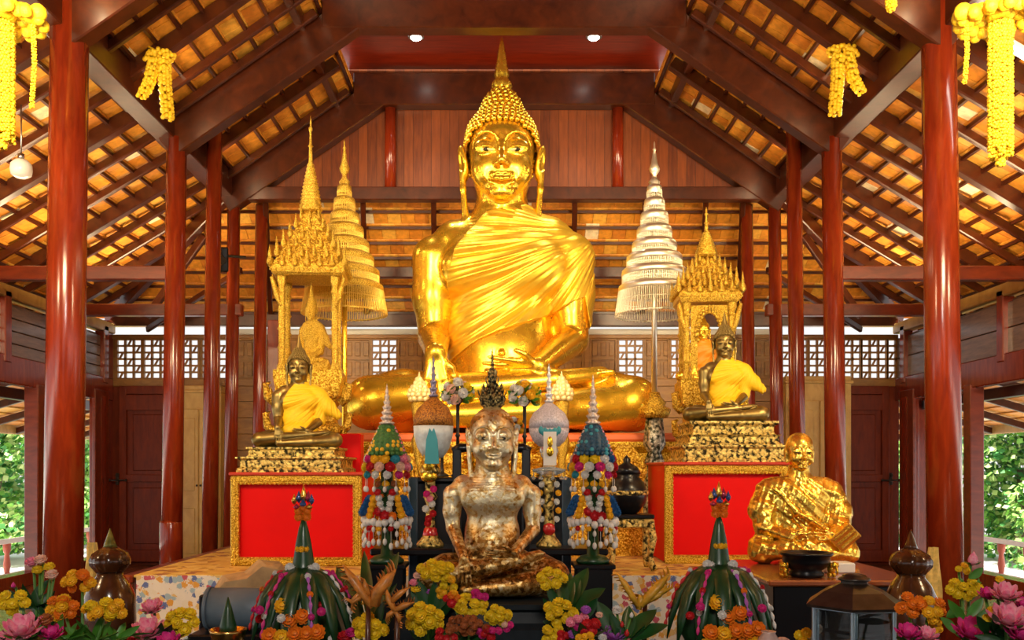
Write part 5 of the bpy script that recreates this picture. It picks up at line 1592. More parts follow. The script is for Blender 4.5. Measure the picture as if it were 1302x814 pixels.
def chandelier(label, px, Z, ytop, ybot, w, thin):
    u = Z / F; c = W(px, ytop, Z)
    g = empty('flower_hanging', c, 0, label, 'hanging ornament')
    m = MB(); h = (ybot - ytop) * u
    for k in range(10):
        a = 2 * pi * k / 10; rr = w * u * .36
        strand(m, [(rr * cos(a), rr * sin(a), -.05), (rr * cos(a), rr * sin(a), -h * (.93 + .06 * (k % 2)))], .022, .9)
    m.build('flower_column', M_GARL, g)
    m = MB()
    for k in range(14):
        a = 2 * pi * k / 14
        for t in range(5):
            R = (.05 + .05 * t); m.ball((R * cos(a + t), R * sin(a + t), .02 + .04 * sin(t * 1.3)), .045, 7, 5)
    m.build('flower_canopy', M_GARL, g)
    m = MB(); strand(m, [(0, 0, -h * .93), (0, 0, -h * 1.04)], .03); m.build('tassel', M_GARL, g)
    m = MB(); m.cyl((0, 0, .02), (0, 0, 1.0), .006, seg=6); m.build('cord', M_GARL, g)
    for (dx, dy, y1) in thin:
        q = MB(); q0 = (dx - px) * u; L = (y1 - ytop) * u
        for t in range(4): q.ball((q0 + .05 * sin(t * 2), .05 * cos(t * 2), .02), .06, 8, 6)
        q.tube([(0, 0, .03), (q0, 0, .03)], .02, 6)
        strand(q, [(q0, 0, 0), (q0 + .01, 0, -L * .5), (q0 - .01, 0, -L)], .016, 1.2)
        q.build('side_strand', M_GARL, g)
chandelier('long yellow flower hanging at the top right corner', 1272, 6.2, 22, 205, 30, [(1228, 0, 108)])
chandelier('long yellow flower hanging at the top left corner', 3, 6.2, 22, 185, 30, [(42, 0, 140)])
chandelier('tip of a yellow flower hanging under the roof, right of the collar beam', 1133, 7.2, -60, 12, 10, [])

M_LAMP = bpy.data.materials.new('lit_lamp'); M_LAMP.use_nodes = True
bb_ = M_LAMP.node_tree.nodes['Principled BSDF']; bb_.inputs['Emission Color'].default_value = (1, .95, .85, 1); bb_.inputs['Emission Strength'].default_value = 14
for px, n in ((529, 'left'), (755, 'right')):
    g = empty('ceiling_lamp', (W(px, 48, 12.34).x, 12.34, 7.525), 0, 'small lit round ceiling lamp above the giant Buddha, on the %s' % n, 'lamp')
    m = MB(); m.lathe([(.10, -.035), (.11, -.03), (.11, 0)], (0, 0, 0), 20); m.build('housing', M_STEEL, g)
    m = MB(); m.lathe([(.001, -.07), (.05, -.06), (.075, -.04), (.08, -.034)], (0, 0, 0), 20); m.build('bulb', M_LAMP, g)
g = empty('fluorescent_lamp', (4.22, 8.0, 5.50), 0, 'lit white tube lamp under the right roof slope beside the yellow flower hanging', 'lamp')
m = MB(); m.beam((-.05, 0, .05), (.62, 0, -.35), .09, .05); m.build('batten', M_WHITE, g)
m = MB(); m.cyl((-.03, 0, -.005), (.6, 0, -.385), .022, seg=12); m.build('tube', M_LAMP, g)
g = empty('hanging_bulb', W(27, 216, 8.6), 0, 'white globe lamp hanging under the left aisle roof', 'lamp')
m = MB(); m.lathe([(.02, .10), (.06, .09), (.095, .05), (.10, 0), (.09, -.05), (.05, -.075), (.001, -.08)], (0, 0, 0), 20); m.build('globe', plain('opal_glass', (.85, .86, .84), .25), g)
m = MB(); m.cyl((0, 0, .1), (0, 0, .62), .008, seg=6); m.cyl((0, 0, .1), (0, 0, .15), .03, seg=10); m.build('cord', M_STEEL, g)
g = empty('loudspeaker', W(281, 330, 12.6), .3, 'small black loudspeaker fixed high between the left columns', 'loudspeaker')
m = MB(); m.box((0, 0, 0), (.2, .18, .34), (.2, 0, 0), ch=.02); m.build('cabinet', M_BLACK, g)
m = MB(); m.cyl((0, -.095, -.03), (0, -.12, -.04), .07, .06, 16); m.build('cone', M_IRON, g)
m = MB(); m.tube([(0, .08, .05), (.1, .2, .1), (.34, .2, .1)], .02, 6); m.build('bracket', M_IRON, g)

# pale wooden cupboards against the back wall, seen between the columns
for x0, x1, y0, n, lab in ((226, 280, 490, 'left', 'tall pale wooden cupboard against the back wall, between the second and third left columns'), (1000, 1083, 478, 'right', 'tall pale wooden cupboard against the back wall, between the right columns and the right door')):
    Z = 14.75; u = Z / F; xa, xb = (x0 - CX) * u, (x1 - CX) * u; h = EYE + (CY - y0) * u; w = xb - xa
    r = empty('cupboard', ((xa + xb) / 2, Z + .22, 0), 0, lab, 'cupboard')
    b = MB(); b.box((0, 0, h / 2), (w, .4, h), ch=.01); b.box((0, -.02, h - .1), (w + .05, .44, .05), ch=.01); b.build('body', M_PALE, r)
    for s in (-1, 1):
        d = MB(); d.box((s * w * .24, -.21, h * .45), (w * .45, .03, h * .84), ch=.008); d.box((s * w * .24, -.225, h * .62), (w * .3, .02, h * .4), ch=.015); d.box((s * w * .24, -.225, h * .2), (w * .3, .02, h * .25), ch=.015); d = d.build('door', M_PALE, r)
        k = MB(); k.ball((s * .03, -.24, h * .45), .018, 8, 6); k.build('knob', M_IRON, d)
# ================================================================== flowers and offerings
def petal_mat(name, c, c2=None, rough=.55):
    if name in MATS: return MATS[name]
    m, nt, b = _new(name)
    co = coords(nt)
    c2 = c2 or tuple(x * .78 for x in c)
    nt.links.new(ramp(nt, [(.3, c2), (.7, c)], noise(nt, co, 3, 3)), b.inputs['Base Color'])
    b.inputs['Roughness'].default_value = rough
    MATS[name] = m
    return m
PM = {'yellow': petal_mat('petal_yellow', (.86, .68, .02), (.80, .52, .01)), 'amber': petal_mat('petal_amber', (.88, .44, .01), (.85, .55, .02)),
      'orange': petal_mat('petal_orange', (.85, .26, .012), (.80, .20, .01)), 'rust': petal_mat('petal_rust', (.42, .12, .03)),
      'pink': petal_mat('petal_pink', (.80, .10, .26), (.86, .45, .5)), 'hot': petal_mat('petal_magenta', (.72, .03, .26)),
      'red': petal_mat('petal_red', (.62, .015, .02)), 'white': petal_mat('petal_white', (.82, .80, .76)), 'pale': petal_mat('petal_pale_pink', (.80, .45, .42), (.82, .62, .42)),
      'blue': petal_mat('petal_blue', (.03, .16, .42)), 'cyan': petal_mat('petal_turquoise', (.05, .36, .45)), 'violet': petal_mat('petal_violet', (.45, .12, .55))}
M_LEAF = plain('glossy_leaf', (.010, .065, .013), .38, var=.35, vs=9, coat=.08)
M_LEAF2 = plain('fresh_leaf', (.06, .22, .02), .45, var=.3, vs=9)
M_STEM = plain('green_stem', (.07, .20, .03), .45, var=.2)
M_BANANA = MATS.get('banana_leaf') or plain('banana_leaf', (.008, .05, .014), .35, var=.25, vs=20, coat=.12)
M_VASE = plain('dark_vase', (.03, .03, .035), .25, coat=.4)

def pet(mb, c, ax, side, L, w, cup):
    "one petal: a small cupped blade"
    c = Vector(c); ax = Vector(ax).normalized(); side = Vector(side).normalized(); n = ax.cross(side).normalized()
    vs = []
    for t, ww, lift in ((0, .35, 0), (.45, 1.0, cup * .5), (.8, .85, cup * .4), (1.0, .25, cup * .1)):
        p = c + ax * (L * t) + n * (lift * L)
        vs += [p - side * w * ww * .5, p + n * (-.12 * w), p + side * w * ww * .5]
    fs = []
    for i in range(3): a = i * 3; fs += [(a, a + 1, a + 4, a + 3), (a + 1, a + 2, a + 5, a + 4)]
    mb.add(vs, fs, True)
def puff():
    "a full round floret of radius 1, facing up"
    mb = MB(); mb.ball((0, 0, 0), (.72, .72, .6), 10, 7)
    for ring, (th, n, L) in enumerate(((1.45, 11, .62), (1.1, 11, .66), (.75, 9, .62), (.38, 6, .5))):
        for k in range(n):
            a = 2 * pi * (k + ring * .5) / n + random.uniform(-.1, .1); t = th + random.uniform(-.08, .08)
            d = Vector((sin(t) * cos(a), sin(t) * sin(a), cos(t)))
            sd = Vector((-sin(a), cos(a), 0))
            pet(mb, d * .42, d + Vector((0, 0, .15)), sd, L, .52, -.25)
    return mb
def lotus_mesh():
    mb = MB(); mb.ball((0, 0, -.1), (.3, .3, .35), 8, 6)
    for ring, (n, tilt, L, w) in enumerate(((7, 1.15, 1.15, .62), (7, .78, 1.12, .6), (6, .42, 1.05, .55))):
        for k in range(n):
            a = 2 * pi * (k + ring * .5) / n
            d = Vector((sin(tilt) * cos(a), sin(tilt) * sin(a), cos(tilt)))
            pet(mb, Vector((.16 * cos(a), .16 * sin(a), -.25)), d, Vector((-sin(a), cos(a), 0)), L, w, -.28)
    return mb
def bud_mesh():
    mb = MB(); mb.lathe([(.1, -.7), (.42, -.45), (.55, 0), (.42, .45), (.15, .85), (.01, 1.05)], (0, 0, 0), 12, lobes=5, amp=.08); return mb
MESH = {}
def fmesh(kind, col):
    k = (kind, col)
    if k not in MESH:
        mb = {'puff': puff, 'lotus': lotus_mesh, 'bud': bud_mesh}[kind]()
        me = bpy.data.meshes.new(kind); me.from_pydata(mb.v, [], mb.f); me.materials.append(PM[col])
        me.polygons.foreach_set('use_smooth', [True] * len(mb.f)); me.update(); MESH[k] = me
    return MESH[k]
def blossom(parent, pos, r, kind, col, face=(0, -.8, .6), name='blossom'):
    o = bpy.data.objects.new(name, fmesh(kind, col)); COL.objects.link(o); o.parent = parent
    o.location = pos; o.scale = (r, r, r)
    q = Vector(face).to_track_quat('Z', 'Y'); e = q.to_euler(); o.rotation_euler = e
    return o
def cluster(parent, c, hw, hh, n, col, rel, fr=None):
    "a domed head of round florets; returns its centre"
    out = []
    i = 0; tries = 0
    r = fr or sqrt(hw * hh / n) * 1.38
    hw, hh = hw * .82, hh * .82
    pts = []
    while len(pts) < n and tries < 400:
        tries += 1
        a = random.uniform(0, 2 * pi); q = sqrt(random.random())
        x, z = hw * q * cos(a), hh * q * sin(a)
        if all((x - p[0]) ** 2 + (z - p[2]) ** 2 > (r * 1.12) ** 2 for p in pts) or tries > 300:
            y = -.55 * hw * (1 - q * q) + random.uniform(-.1, .1) * hw
            pts.append((x, y, z))
    for x, y, z in pts:
        cc = col if isinstance(col, str) else random.choice(col)
        blossom(parent, Vector(c) - rel + Vector((x, y, z)), r * random.uniform(.9, 1.12), 'puff', cc, (x / hw * .8, -.7, .5 + z / hh * .6))
def bouquet(name, label, px, Z, z0, heads, leaves, vase=True, leafmat=None, spread=1.0):
    "heads: (kind, px, py, half width px, half height px, n, colour, dZ); leaves: (px0, py0, px1, py1, width px, dZ)"
    u = Z / F
    base = Vector((W(px, 0, Z).x, Z, z0))
    r = empty(name, base, 0, label, 'bouquet')
    if vase:
        v = MB(); v.lathe([(.05, 0), (.075, .03), (.08, .10), (.055, .15), (.062, .17)], (0, 0, 0), 18); v.build('vase', M_VASE, r)
    for h in heads:
        kind, hx, hy, hw, hh, n, col = h[:7]; dz = h[7] if len(h) > 7 else 0
        c = W(hx, hy, Z + dz)
        s = MB(); a = Vector((0, 0, .13)); b_ = c - base + Vector((0, .02, -.01)); m = a.lerp(b_, .55) + Vector((0, 0, .04)) 
        s.tube([a, m, b_], [.008, .007, .006], 7); s.build('stem', M_STEM, r)
        if kind == 'cluster': cluster(r, c, hw * u, hh * u, n, col, base)
        else:
            blossom(r, c - base, hw * u, kind, col, (0, -.45, .9) if kind != 'bud' else (.05, -.15, 1))
            if kind in ('lotus', 'bud'):
                g = MB()
                for k in range(5):
                    an = 2 * pi * k / 5; g.leaf(c - base + Vector((0, 0, -.55 * hw * u)), c - base + Vector((cos(an) * hw * u * 1.0, sin(an) * hw * u * 1.0, -.2 * hw * u)), hw * u * .5, 0, (-sin(an), cos(an), 0), 5)
                g.build('sepal', M_LEAF2, r)
    for l in leaves:
        x0, y0, x1, y1, w = l[:5]; dz = l[5] if len(l) > 5 else 0
        g = MB(); a = W(x0, y0, Z) - base; b_ = W(x1, y1, Z + dz) - base
        g.leaf(a, b_, w * u, .0, (cos(random.uniform(-.5, .5)), random.uniform(-.6, .6), .2), 8, .22); g.build('leaf', leafmat or M_LEAF, r)
    return r
def tuft(cx, cy, n, L, w, up=.7):
    out = []
    for k in range(n):
        a = pi * (k + .5) / n
        out.append((cx + random.uniform(-8, 8), cy + random.uniform(-4, 6), cx + cos(a) * L * random.uniform(.8, 1.2), cy - sin(a) * L * up * random.uniform(.6, 1.1), w, random.uniform(-.12, .08)))
    return out
TZ = .502
bouquet('marigold_bouquet', 'orange and yellow marigold heads over bright green leaves, front left', 105, 3.75, TZ,
        [('cluster', 102, 739, 22, 12, 9, ('orange', 'amber', 'amber')), ('cluster', 79, 774, 22, 14, 9, ('amber', 'amber', 'orange')), ('cluster', 133, 775, 28, 13, 11, ('yellow', 'amber'), -.05)],
        tuft(80, 812, 7, 42, 11) + tuft(120, 815, 8, 46, 11) + tuft(150, 812, 6, 40, 10), leafmat=M_LEAF2)
bouquet('rose_bouquet', 'small pale pink and yellow roses in dark leaves by the left thick column', 50, 4.15, TZ,
        [('puff', 40, 716, 8, 8, 1, 'pink'), ('puff', 52, 713, 8, 8, 1, 'pale'), ('puff', 48, 726, 7, 7, 1, 'yellow'), ('puff', 63, 722, 7, 7, 1, 'yellow', -.03), ('puff', 66, 732, 8, 8, 1, 'pale', -.05), ('bud', 17, 745, 5, 8, 1, 'hot')],
        tuft(45, 770, 9, 46, 13) + tuft(60, 790, 8, 40, 12))
bouquet('lotus_bouquet', 'yellow flower head above a large pink lotus, bottom left corner', 25, 3.35, TZ,
        [('cluster', 15, 765, 20, 12, 8, 'yellow'), ('lotus', 28, 800, 22, 22, 1, 'pink', -.06), ('puff', 58, 790, 10, 8, 1, 'rust'), ('lotus', 66, 806, 13, 10, 1, 'hot'), ('puff', 2, 815, 8, 8, 1, 'pink')],
        tuft(30, 815, 8, 38, 12))
bouquet('lotus_bouquet', 'two pink lotuses and a yellow pompom cluster by the floral cloth', 210, 3.95, TZ,
        [('lotus', 193, 773, 13, 13, 1, 'pink', .1), ('lotus', 188, 802, 19, 18, 1, 'pink', -.05), ('cluster', 231, 792, 20, 17, 9, 'yellow'), ('lotus', 214, 816, 14, 12, 1, 'hot', -.1), ('puff', 170, 815, 9, 9, 1, 'red')],
        tuft(205, 815, 9, 34, 12), leafmat=M_LEAF)
bouquet('yellow_bouquet', 'tall yellow pompom bouquet left of the gilded Buddha\'s hand', 545, 4.7, TZ,
        [('cluster', 553, 727, 24, 13, 10, 'yellow'), ('cluster', 571, 742, 9, 9, 4, ('yellow', 'amber')), ('puff', 529, 750, 7, 7, 1, 'yellow'), ('cluster', 541, 787, 22, 17, 9, 'yellow', -.12), ('puff', 531, 733, 6, 6, 1, 'pale'), ('puff', 526, 742, 6, 6, 1, 'pink'), ('puff', 545, 753, 4, 4, 1, 'violet'), ('cluster', 563, 753, 6, 6, 3, ('amber', 'yellow'))],
        [(545, 775, 530, 737, 16), (548, 778, 553, 738, 15), (555, 780, 572, 738, 16), (545, 785, 522, 752, 14), (550, 790, 575, 762, 16), (535, 800, 515, 775, 12), (545, 815, 520, 800, 14), (550, 815, 575, 795, 14), (545, 815, 560, 800, 14), (540, 815, 540, 797, 12)])
bouquet('yellow_bouquet', 'low yellow pompom cluster under long dark leaves, left of centre', 474, 4.55, TZ,
        [('cluster', 472, 797, 20, 15, 8, 'yellow', -.08), ('puff', 438, 812, 10, 8, 1, 'red'), ('puff', 447, 806, 8, 8, 1, 'hot')],
        [(470, 790, 463, 700, 16, .5), (475, 785, 507, 702, 22, .5), (470, 795, 505, 742, 16, .3), (478, 800, 488, 765, 14), (465, 800, 440, 722, 16, .4), (480, 805, 500, 785, 13), (460, 800, 428, 720, 24, .55)])
bouquet('mixed_bouquet', 'yellow, pink and rust flowers spread below the gilded Buddha\'s knee', 600, 4.45, TZ,
        [('cluster', 597, 771, 22, 13, 12, 'yellow'), ('cluster', 632, 781, 17, 13, 10, 'yellow'), ('cluster', 608, 757, 11, 6, 5, 'hot'), ('cluster', 575, 764, 11, 8, 5, ('red', 'red', 'orange')), ('puff', 577, 756, 6, 6, 1, 'amber'),
         ('cluster', 592, 795, 25, 11, 16, 'rust', -.05), ('cluster', 567, 808, 14, 9, 7, ('red', 'rust'), -.08), ('cluster', 622, 803, 16, 8, 8, ('red', 'rust', 'hot'), -.05), ('cluster', 643, 794, 9, 7, 5, ('hot', 'pale'))],
        tuft(590, 815, 7, 36, 12))
bouquet('yellow_bouquet', 'yellow pompoms with broad dark leaves right of the gilded Buddha\'s knee', 712, 4.65, TZ,
        [('cluster', 702, 737, 16, 11, 6, 'yellow'), ('cluster', 712, 780, 21, 15, 10, 'yellow', -.12), ('cluster', 702, 806, 14, 11, 6, 'yellow', -.15)],
        [(712, 775, 695, 745, 12), (715, 775, 712, 732, 18, .1), (718, 778, 748, 722, 24, .2), (722, 780, 770, 748, 24, .1), (712, 785, 690, 760, 12), (720, 785, 738, 735, 22, .15), (735, 790, 760, 760, 16), (725, 772, 725, 728, 15, .2), (716, 800, 690, 790, 12)])
bouquet('pink_bouquet', 'magenta and red flowers at the front, right of centre', 748, 4.3, TZ,
        [('cluster', 733, 790, 13, 10, 6, ('hot', 'pink')), ('cluster', 750, 797, 12, 10, 5, 'red', -.03), ('puff', 745, 777, 7, 7, 1, 'violet'), ('puff', 762, 783, 5, 5, 1, 'pale'), ('puff', 728, 808, 7, 7, 1, 'violet'), ('cluster', 745, 813, 11, 6, 5, 'amber', -.08), ('puff', 766, 812, 6, 6, 1, 'white'), ('cluster', 715, 811, 8, 6, 3, 'red')],
        tuft(745, 812, 8, 34, 13))
bouquet('violet_bouquet', 'violet lotus, red buds and white flowers on dark leaves beside the right cone tower', 790, 4.5, TZ,
        [('lotus', 780, 808, 14, 12, 1, 'violet'), ('bud', 791, 795, 5, 8, 1, 'red'), ('bud', 797, 806, 6, 9, 1, 'red'), ('puff', 785, 777, 7, 6, 1, 'white'), ('bud', 803, 783, 5, 7, 1, 'white')],
        [(785, 812, 760, 765, 22, .1), (795, 812, 800, 770, 20, .1), (800, 812, 835, 775, 26, .1), (805, 815, 850, 795, 24), (790, 815, 775, 780, 16), (800, 815, 820, 795, 18)])
bouquet('marigold_bouquet', 'orange marigolds on green stems between the lantern and the right thick column', 1170, 3.6, TZ,
        [('cluster', 1158, 770, 17, 13, 7, 'orange'), ('cluster', 1183, 775, 16, 14, 7, ('orange', 'amber'), -.04), ('cluster', 1188, 797, 9, 8, 4, 'amber'), ('lotus', 1155, 805, 14, 13, 1, 'hot', -.1), ('lotus', 1178, 808, 13, 12, 1, 'pink', -.1)],
        tuft(1170, 815, 8, 30, 11))
bouquet('yellow_bouquet', 'yellow pompom cluster under a pink lotus bud, beside the right thick column', 1228, 3.98, TZ,
        [('cluster', 1226, 749, 23, 11, 10, 'yellow'), ('bud', 1237, 712, 11, 14, 1, 'pink', .1), ('cluster', 1222, 724, 9, 6, 4, ('yellow', 'amber'), .08), ('lotus', 1236, 803, 20, 18, 1, 'hot', -.12)],
        [(1228, 790, 1205, 762, 12), (1230, 785, 1250, 760, 13), (1225, 775, 1203, 785, 14), (1232, 735, 1250, 722, 12), (1236, 740, 1248, 740, 12), (1240, 800, 1262, 772, 16), (1215, 805, 1195, 785, 14), (1232, 765, 1245, 735, 12), (1226, 760, 1222, 735, 10)], leafmat=M_LEAF2)
bouquet('lotus_bouquet', 'pink lotuses and small yellow roses at the bottom right corner', 1280, 3.5, TZ,
        [('lotus', 1279, 755, 17, 16, 1, 'pink'), ('lotus', 1283, 786, 22, 18, 1, 'pink', -.06), ('lotus', 1300, 806, 18, 14, 1, 'hot', -.1), ('puff', 1262, 779, 8, 8, 1, 'amber'), ('puff', 1255, 788, 7, 7, 1, 'yellow'), ('puff', 1271, 738, 6, 6, 1, 'yellow', .1), ('lotus', 1256, 756, 11, 11, 1, 'hot', .1), ('lotus', 1302, 770, 12, 10, 1, 'hot', .05)],
        tuft(1275, 812, 8, 36, 12) + tuft(1262, 800, 5, 30, 12))

# ------------------------------------------------------------------ banana-leaf cone towers
def baisri(label, px, Z, y_top, dx):
    u = Z / F
    base = Vector((W(px, 0, Z).x, Z, TZ))
    r = empty('banana_leaf_tower', base, 0, label, 'offering tower')
    q = lambda y: EYE + (CY - y) * u - TZ
    y = lambda d: q(y_top + d)
    b = MB(); b.lathe([(.10, 0), (.12, .03), (.10, .07), (.085, .10)], (0, 0, 0), 20); b.build('bowl', M_BRASS, r)
    b = MB(); b.lathe([(.09, .06), (.20, y(190)), (.12, y(130)), (16 * u, y(112)), (13 * u, y(98)), (10 * u, y(76)), (6 * u, y(56)), (1.2 * u, y(40))], (0, 0, 0), 24, lobes=12, amp=.025); b.build('leaf_cone', M_BANANA, r)
    # drooping folded-leaf fingers
    n = 13
    for k in range(n):
        a = 2 * pi * (k + .5) / n
        ca, sa = cos(a), sin(a)
        pts = [(10 * u * ca, 10 * u * sa, y(108)), (32 * u * ca, 32 * u * sa, y(118)), (50 * u * ca, 50 * u * sa, y(142)), (60 * u * ca, 60 * u * sa, y(172)), (66 * u * ca, 66 * u * sa, y(200))]
        m = MB(); m.tube(pts, [11 * u, 12 * u, 11 * u, 8 * u, 1.5 * u], 9, True, True, (1.0, .45)); f = m.build('leaf_finger', M_BANANA, r)
        if sin(a) < .35 and k % 2 == 0:
            g = MB(); P_ = []; R_ = []; nb = 8
            for i in range(nb * 4 + 1):
                t = .5 + i / (nb * 4) * 3.1; j = min(3, int(t)); t -= j
                P_.append(Vector(pts[j]).lerp(Vector(pts[j + 1]), t) + Vector((ca, sa, .6)).normalized() * 6.2 * u)
                R_.append((.6, 1.9, 2.5, 1.9)[i % 4] * u)
            g.tube(P_, R_, 8); g.build('bead_string', PM[('hot', 'violet', 'white', 'red')[(k // 2) % 4]], f)
            for i, t in enumerate((.9, 1.8, 2.7)):
                j = int(t); t -= j; p_ = Vector(pts[j]).lerp(Vector(pts[j + 1]), t) + Vector((ca, sa, .6)).normalized() * 7 * u
                blossom(r, p_, 4.2 * u, 'puff', ('hot', 'red', 'white', 'orange')[(k + i) % 4], (ca, sa, .4))
    # flowers from the tip down
    B = lambda dx_, d, dy, rad, kind, col, face=(0, -.8, .5): blossom(r, (dx_ * u, dy * u, y(d)), rad * u, kind, col, face)
    for s in (-1, 1):
        B(s * 5, 34, -3, 6, 'puff', 'orange'); B(s * 5, 42, -3, 6, 'puff', 'orange'); B(0, 30, -4, 5.5, 'puff', 'orange')
        B(s * 4.5, 83 - 1, -8, 4.5, 'puff', 'amber'); 
        B(s * 11, 108, -10, 6.5, 'puff', 'white'); B(s * 16, 106, -6, 6.5, 'puff', 'white')
        B(s * 22, 128, -17, 7, 'puff', 'hot'); B(s * 33, 134, -16, 5.5, 'puff', 'violet'); B(s * 28, 150, -30, 5, 'puff', 'red')
    B(0, 82, -10, 4.5, 'puff', 'amber')
    for i, (fx, d) in enumerate(((-14, 148), (-4, 165), (12, 160), (-26, 182), (-12, 184), (4, 180), (18, 180), (30, 178), (-34, 198), (-20, 200), (-6, 197), (10, 198), (24, 196), (38, 198), (-44, 210), (44, 210), (-28, 212), (0, 212), (28, 212))):
        fx += dx * (d - 150) * .2
        B(fx, d, -50 - (d - 150) * .42, 10.5, 'puff', 'orange' if i % 4 else 'amber')
    for fx, d, c in ((-12, 160, 'white'), (-26, 196, 'white'), (-60, 206, 'hot'), (-52, 202, 'white'), (44, 190, 'white'), (52, 200, 'red'), (-38, 150, 'hot'), (36, 152, 'hot'), (-45, 165, 'red')):
        B(fx, d, -66 if abs(fx) < 40 else -40, 5.5, 'puff', c)
    # jewelled crown picks
    g = MB(); zc = y(26)
    for i, (fx, d, L, w) in enumerate(((0, 26, 26, 9), (-6, 24, 16, 8), (6, 24, 16, 8), (-11, 26, 14, 7), (11, 26, 14, 7), (-8, 32, 8, 9), (8, 32, 8, 9), (0, 30, 12, 9))):
        g.cur = i % 3
        g.lathe([(.001, 0), (w * .42 * u, L * .25 * u), (w * .5 * u, L * .45 * u), (w * .25 * u, L * .7 * u), (.001, L * u)], (fx * u, -4 * u if i > 2 else 0, y(d)), 10)
        g.ball((fx * u, -8 * u, y(d - L * .4)), 2.2 * u, 7, 5)
    g.build('jewelled_crown', [plain('gold_foil', (.80, .50, .10), .3, 1), plain('blue_jewel', (.05, .10, .30), .15, .3), plain('red_jewel', (.40, .03, .08), .15, .3)], r)
    return r
baisri('green banana-leaf cone tower with orange flowers before the left red altar box', 386, 4.7, 616, 0)
baisri('green banana-leaf cone tower with orange flowers before the right red altar box', 914, 4.7, 612, .2)

# ------------------------------------------------------------------ orange carved spiky ornaments
M_CARVE = plain('orange_carved_wood', (.55, .20, .03), .4, var=.45, vs=18, bs=.8, bscale=45, bdist=.006, coat=.2)
M_CARVE2 = plain('golden_carved_wood', (.70, .38, .03), .4, var=.3, vs=18, bs=.8, bscale=45, bdist=.006, coat=.2)
def carved(label, px, Z, z0, limbs, mat):
    u = Z / F; base = Vector((W(px, 0, Z).x, Z, z0))
    r = empty('carved_ornament', base, 0, label, 'carving')
    s = MB(); low = min(W(0, max(l[0][1], l[-1][1]) if False else l[0][1], Z).z for l in limbs)
    s.tube([(0, 0, 0), (.01, 0, low - z0 + .03)], [.016, .012], 10); s.lathe([(.06, 0), (.06, .012), (.02, .03)], (0, 0, 0), 14); s.build('stem', M_DARK, r)
    for l in limbs:
        *pts, w = l; w *= 1.45
        P = [W(p[0], p[1], Z + (p[2] if len(p) > 2 else 0)) - base for p in pts]
        m = MB(); k = len(P)
        rs = [w * u * (.55 + .45 * sin(pi * (.25 + .5 * i / (k - 1)))) if i < k - 1 else w * u * .12 for i in range(k)]
        m.tube(P, rs, 10, True, True, (1, .6))
        for i in range(1, k):
            d = (P[i] - P[i - 1]); nrm = Vector((-d.z, 0, d.x)).normalized()
            for j in range(3):
                c = P[i - 1].lerp(P[i], .2 + .27 * j); m.leaf(c, c + nrm * w * u * 1.1 + d.normalized() * w * u * .8, w * u * .9, 0, (0, 1, 0), 4)
        m.build('limb', mat, r)
carved('crossed orange carved spiky limbs left of the long dark leaves', 466, 4.32, TZ,
       [((474, 772), (462, 755), (450, 738), (436, 718), 7), ((476, 770), (480, 752), (492, 738), (503, 724), 9), ((455, 748), (447, 738), (433, 734), 4), ((460, 752), (450, 762), (446, 778), 4), ((470, 756), (464, 744), (463, 736), 4), ((462, 757), (448, 766), (438, 760), 4)], M_CARVE)
carved('smaller orange carved star-shaped ornament between the yellow pompom bouquets', 503, 4.32, TZ,
       [((502, 776), (494, 762), (491, 748), 5), ((502, 776), (514, 770), (527, 766), 5), ((502, 776), (508, 786), (506, 796), 4), ((502, 776), (494, 782), (490, 790), 4), ((498, 765), (508, 755), (522, 746), 5)], M_CARVE)
carved('golden carved spiky limbs in front of the right floral cloth', 818, 4.85, TZ,
       [((812, 772), (803, 757), (794, 742), (784, 728), 5), ((814, 770), (828, 755), (838, 744), (853, 728), 7), ((820, 766), (838, 756), (850, 742), 5), ((812, 775), (815, 760), (812, 756), 5), ((826, 758), (842, 752), (856, 747), 5)], M_CARVE2)

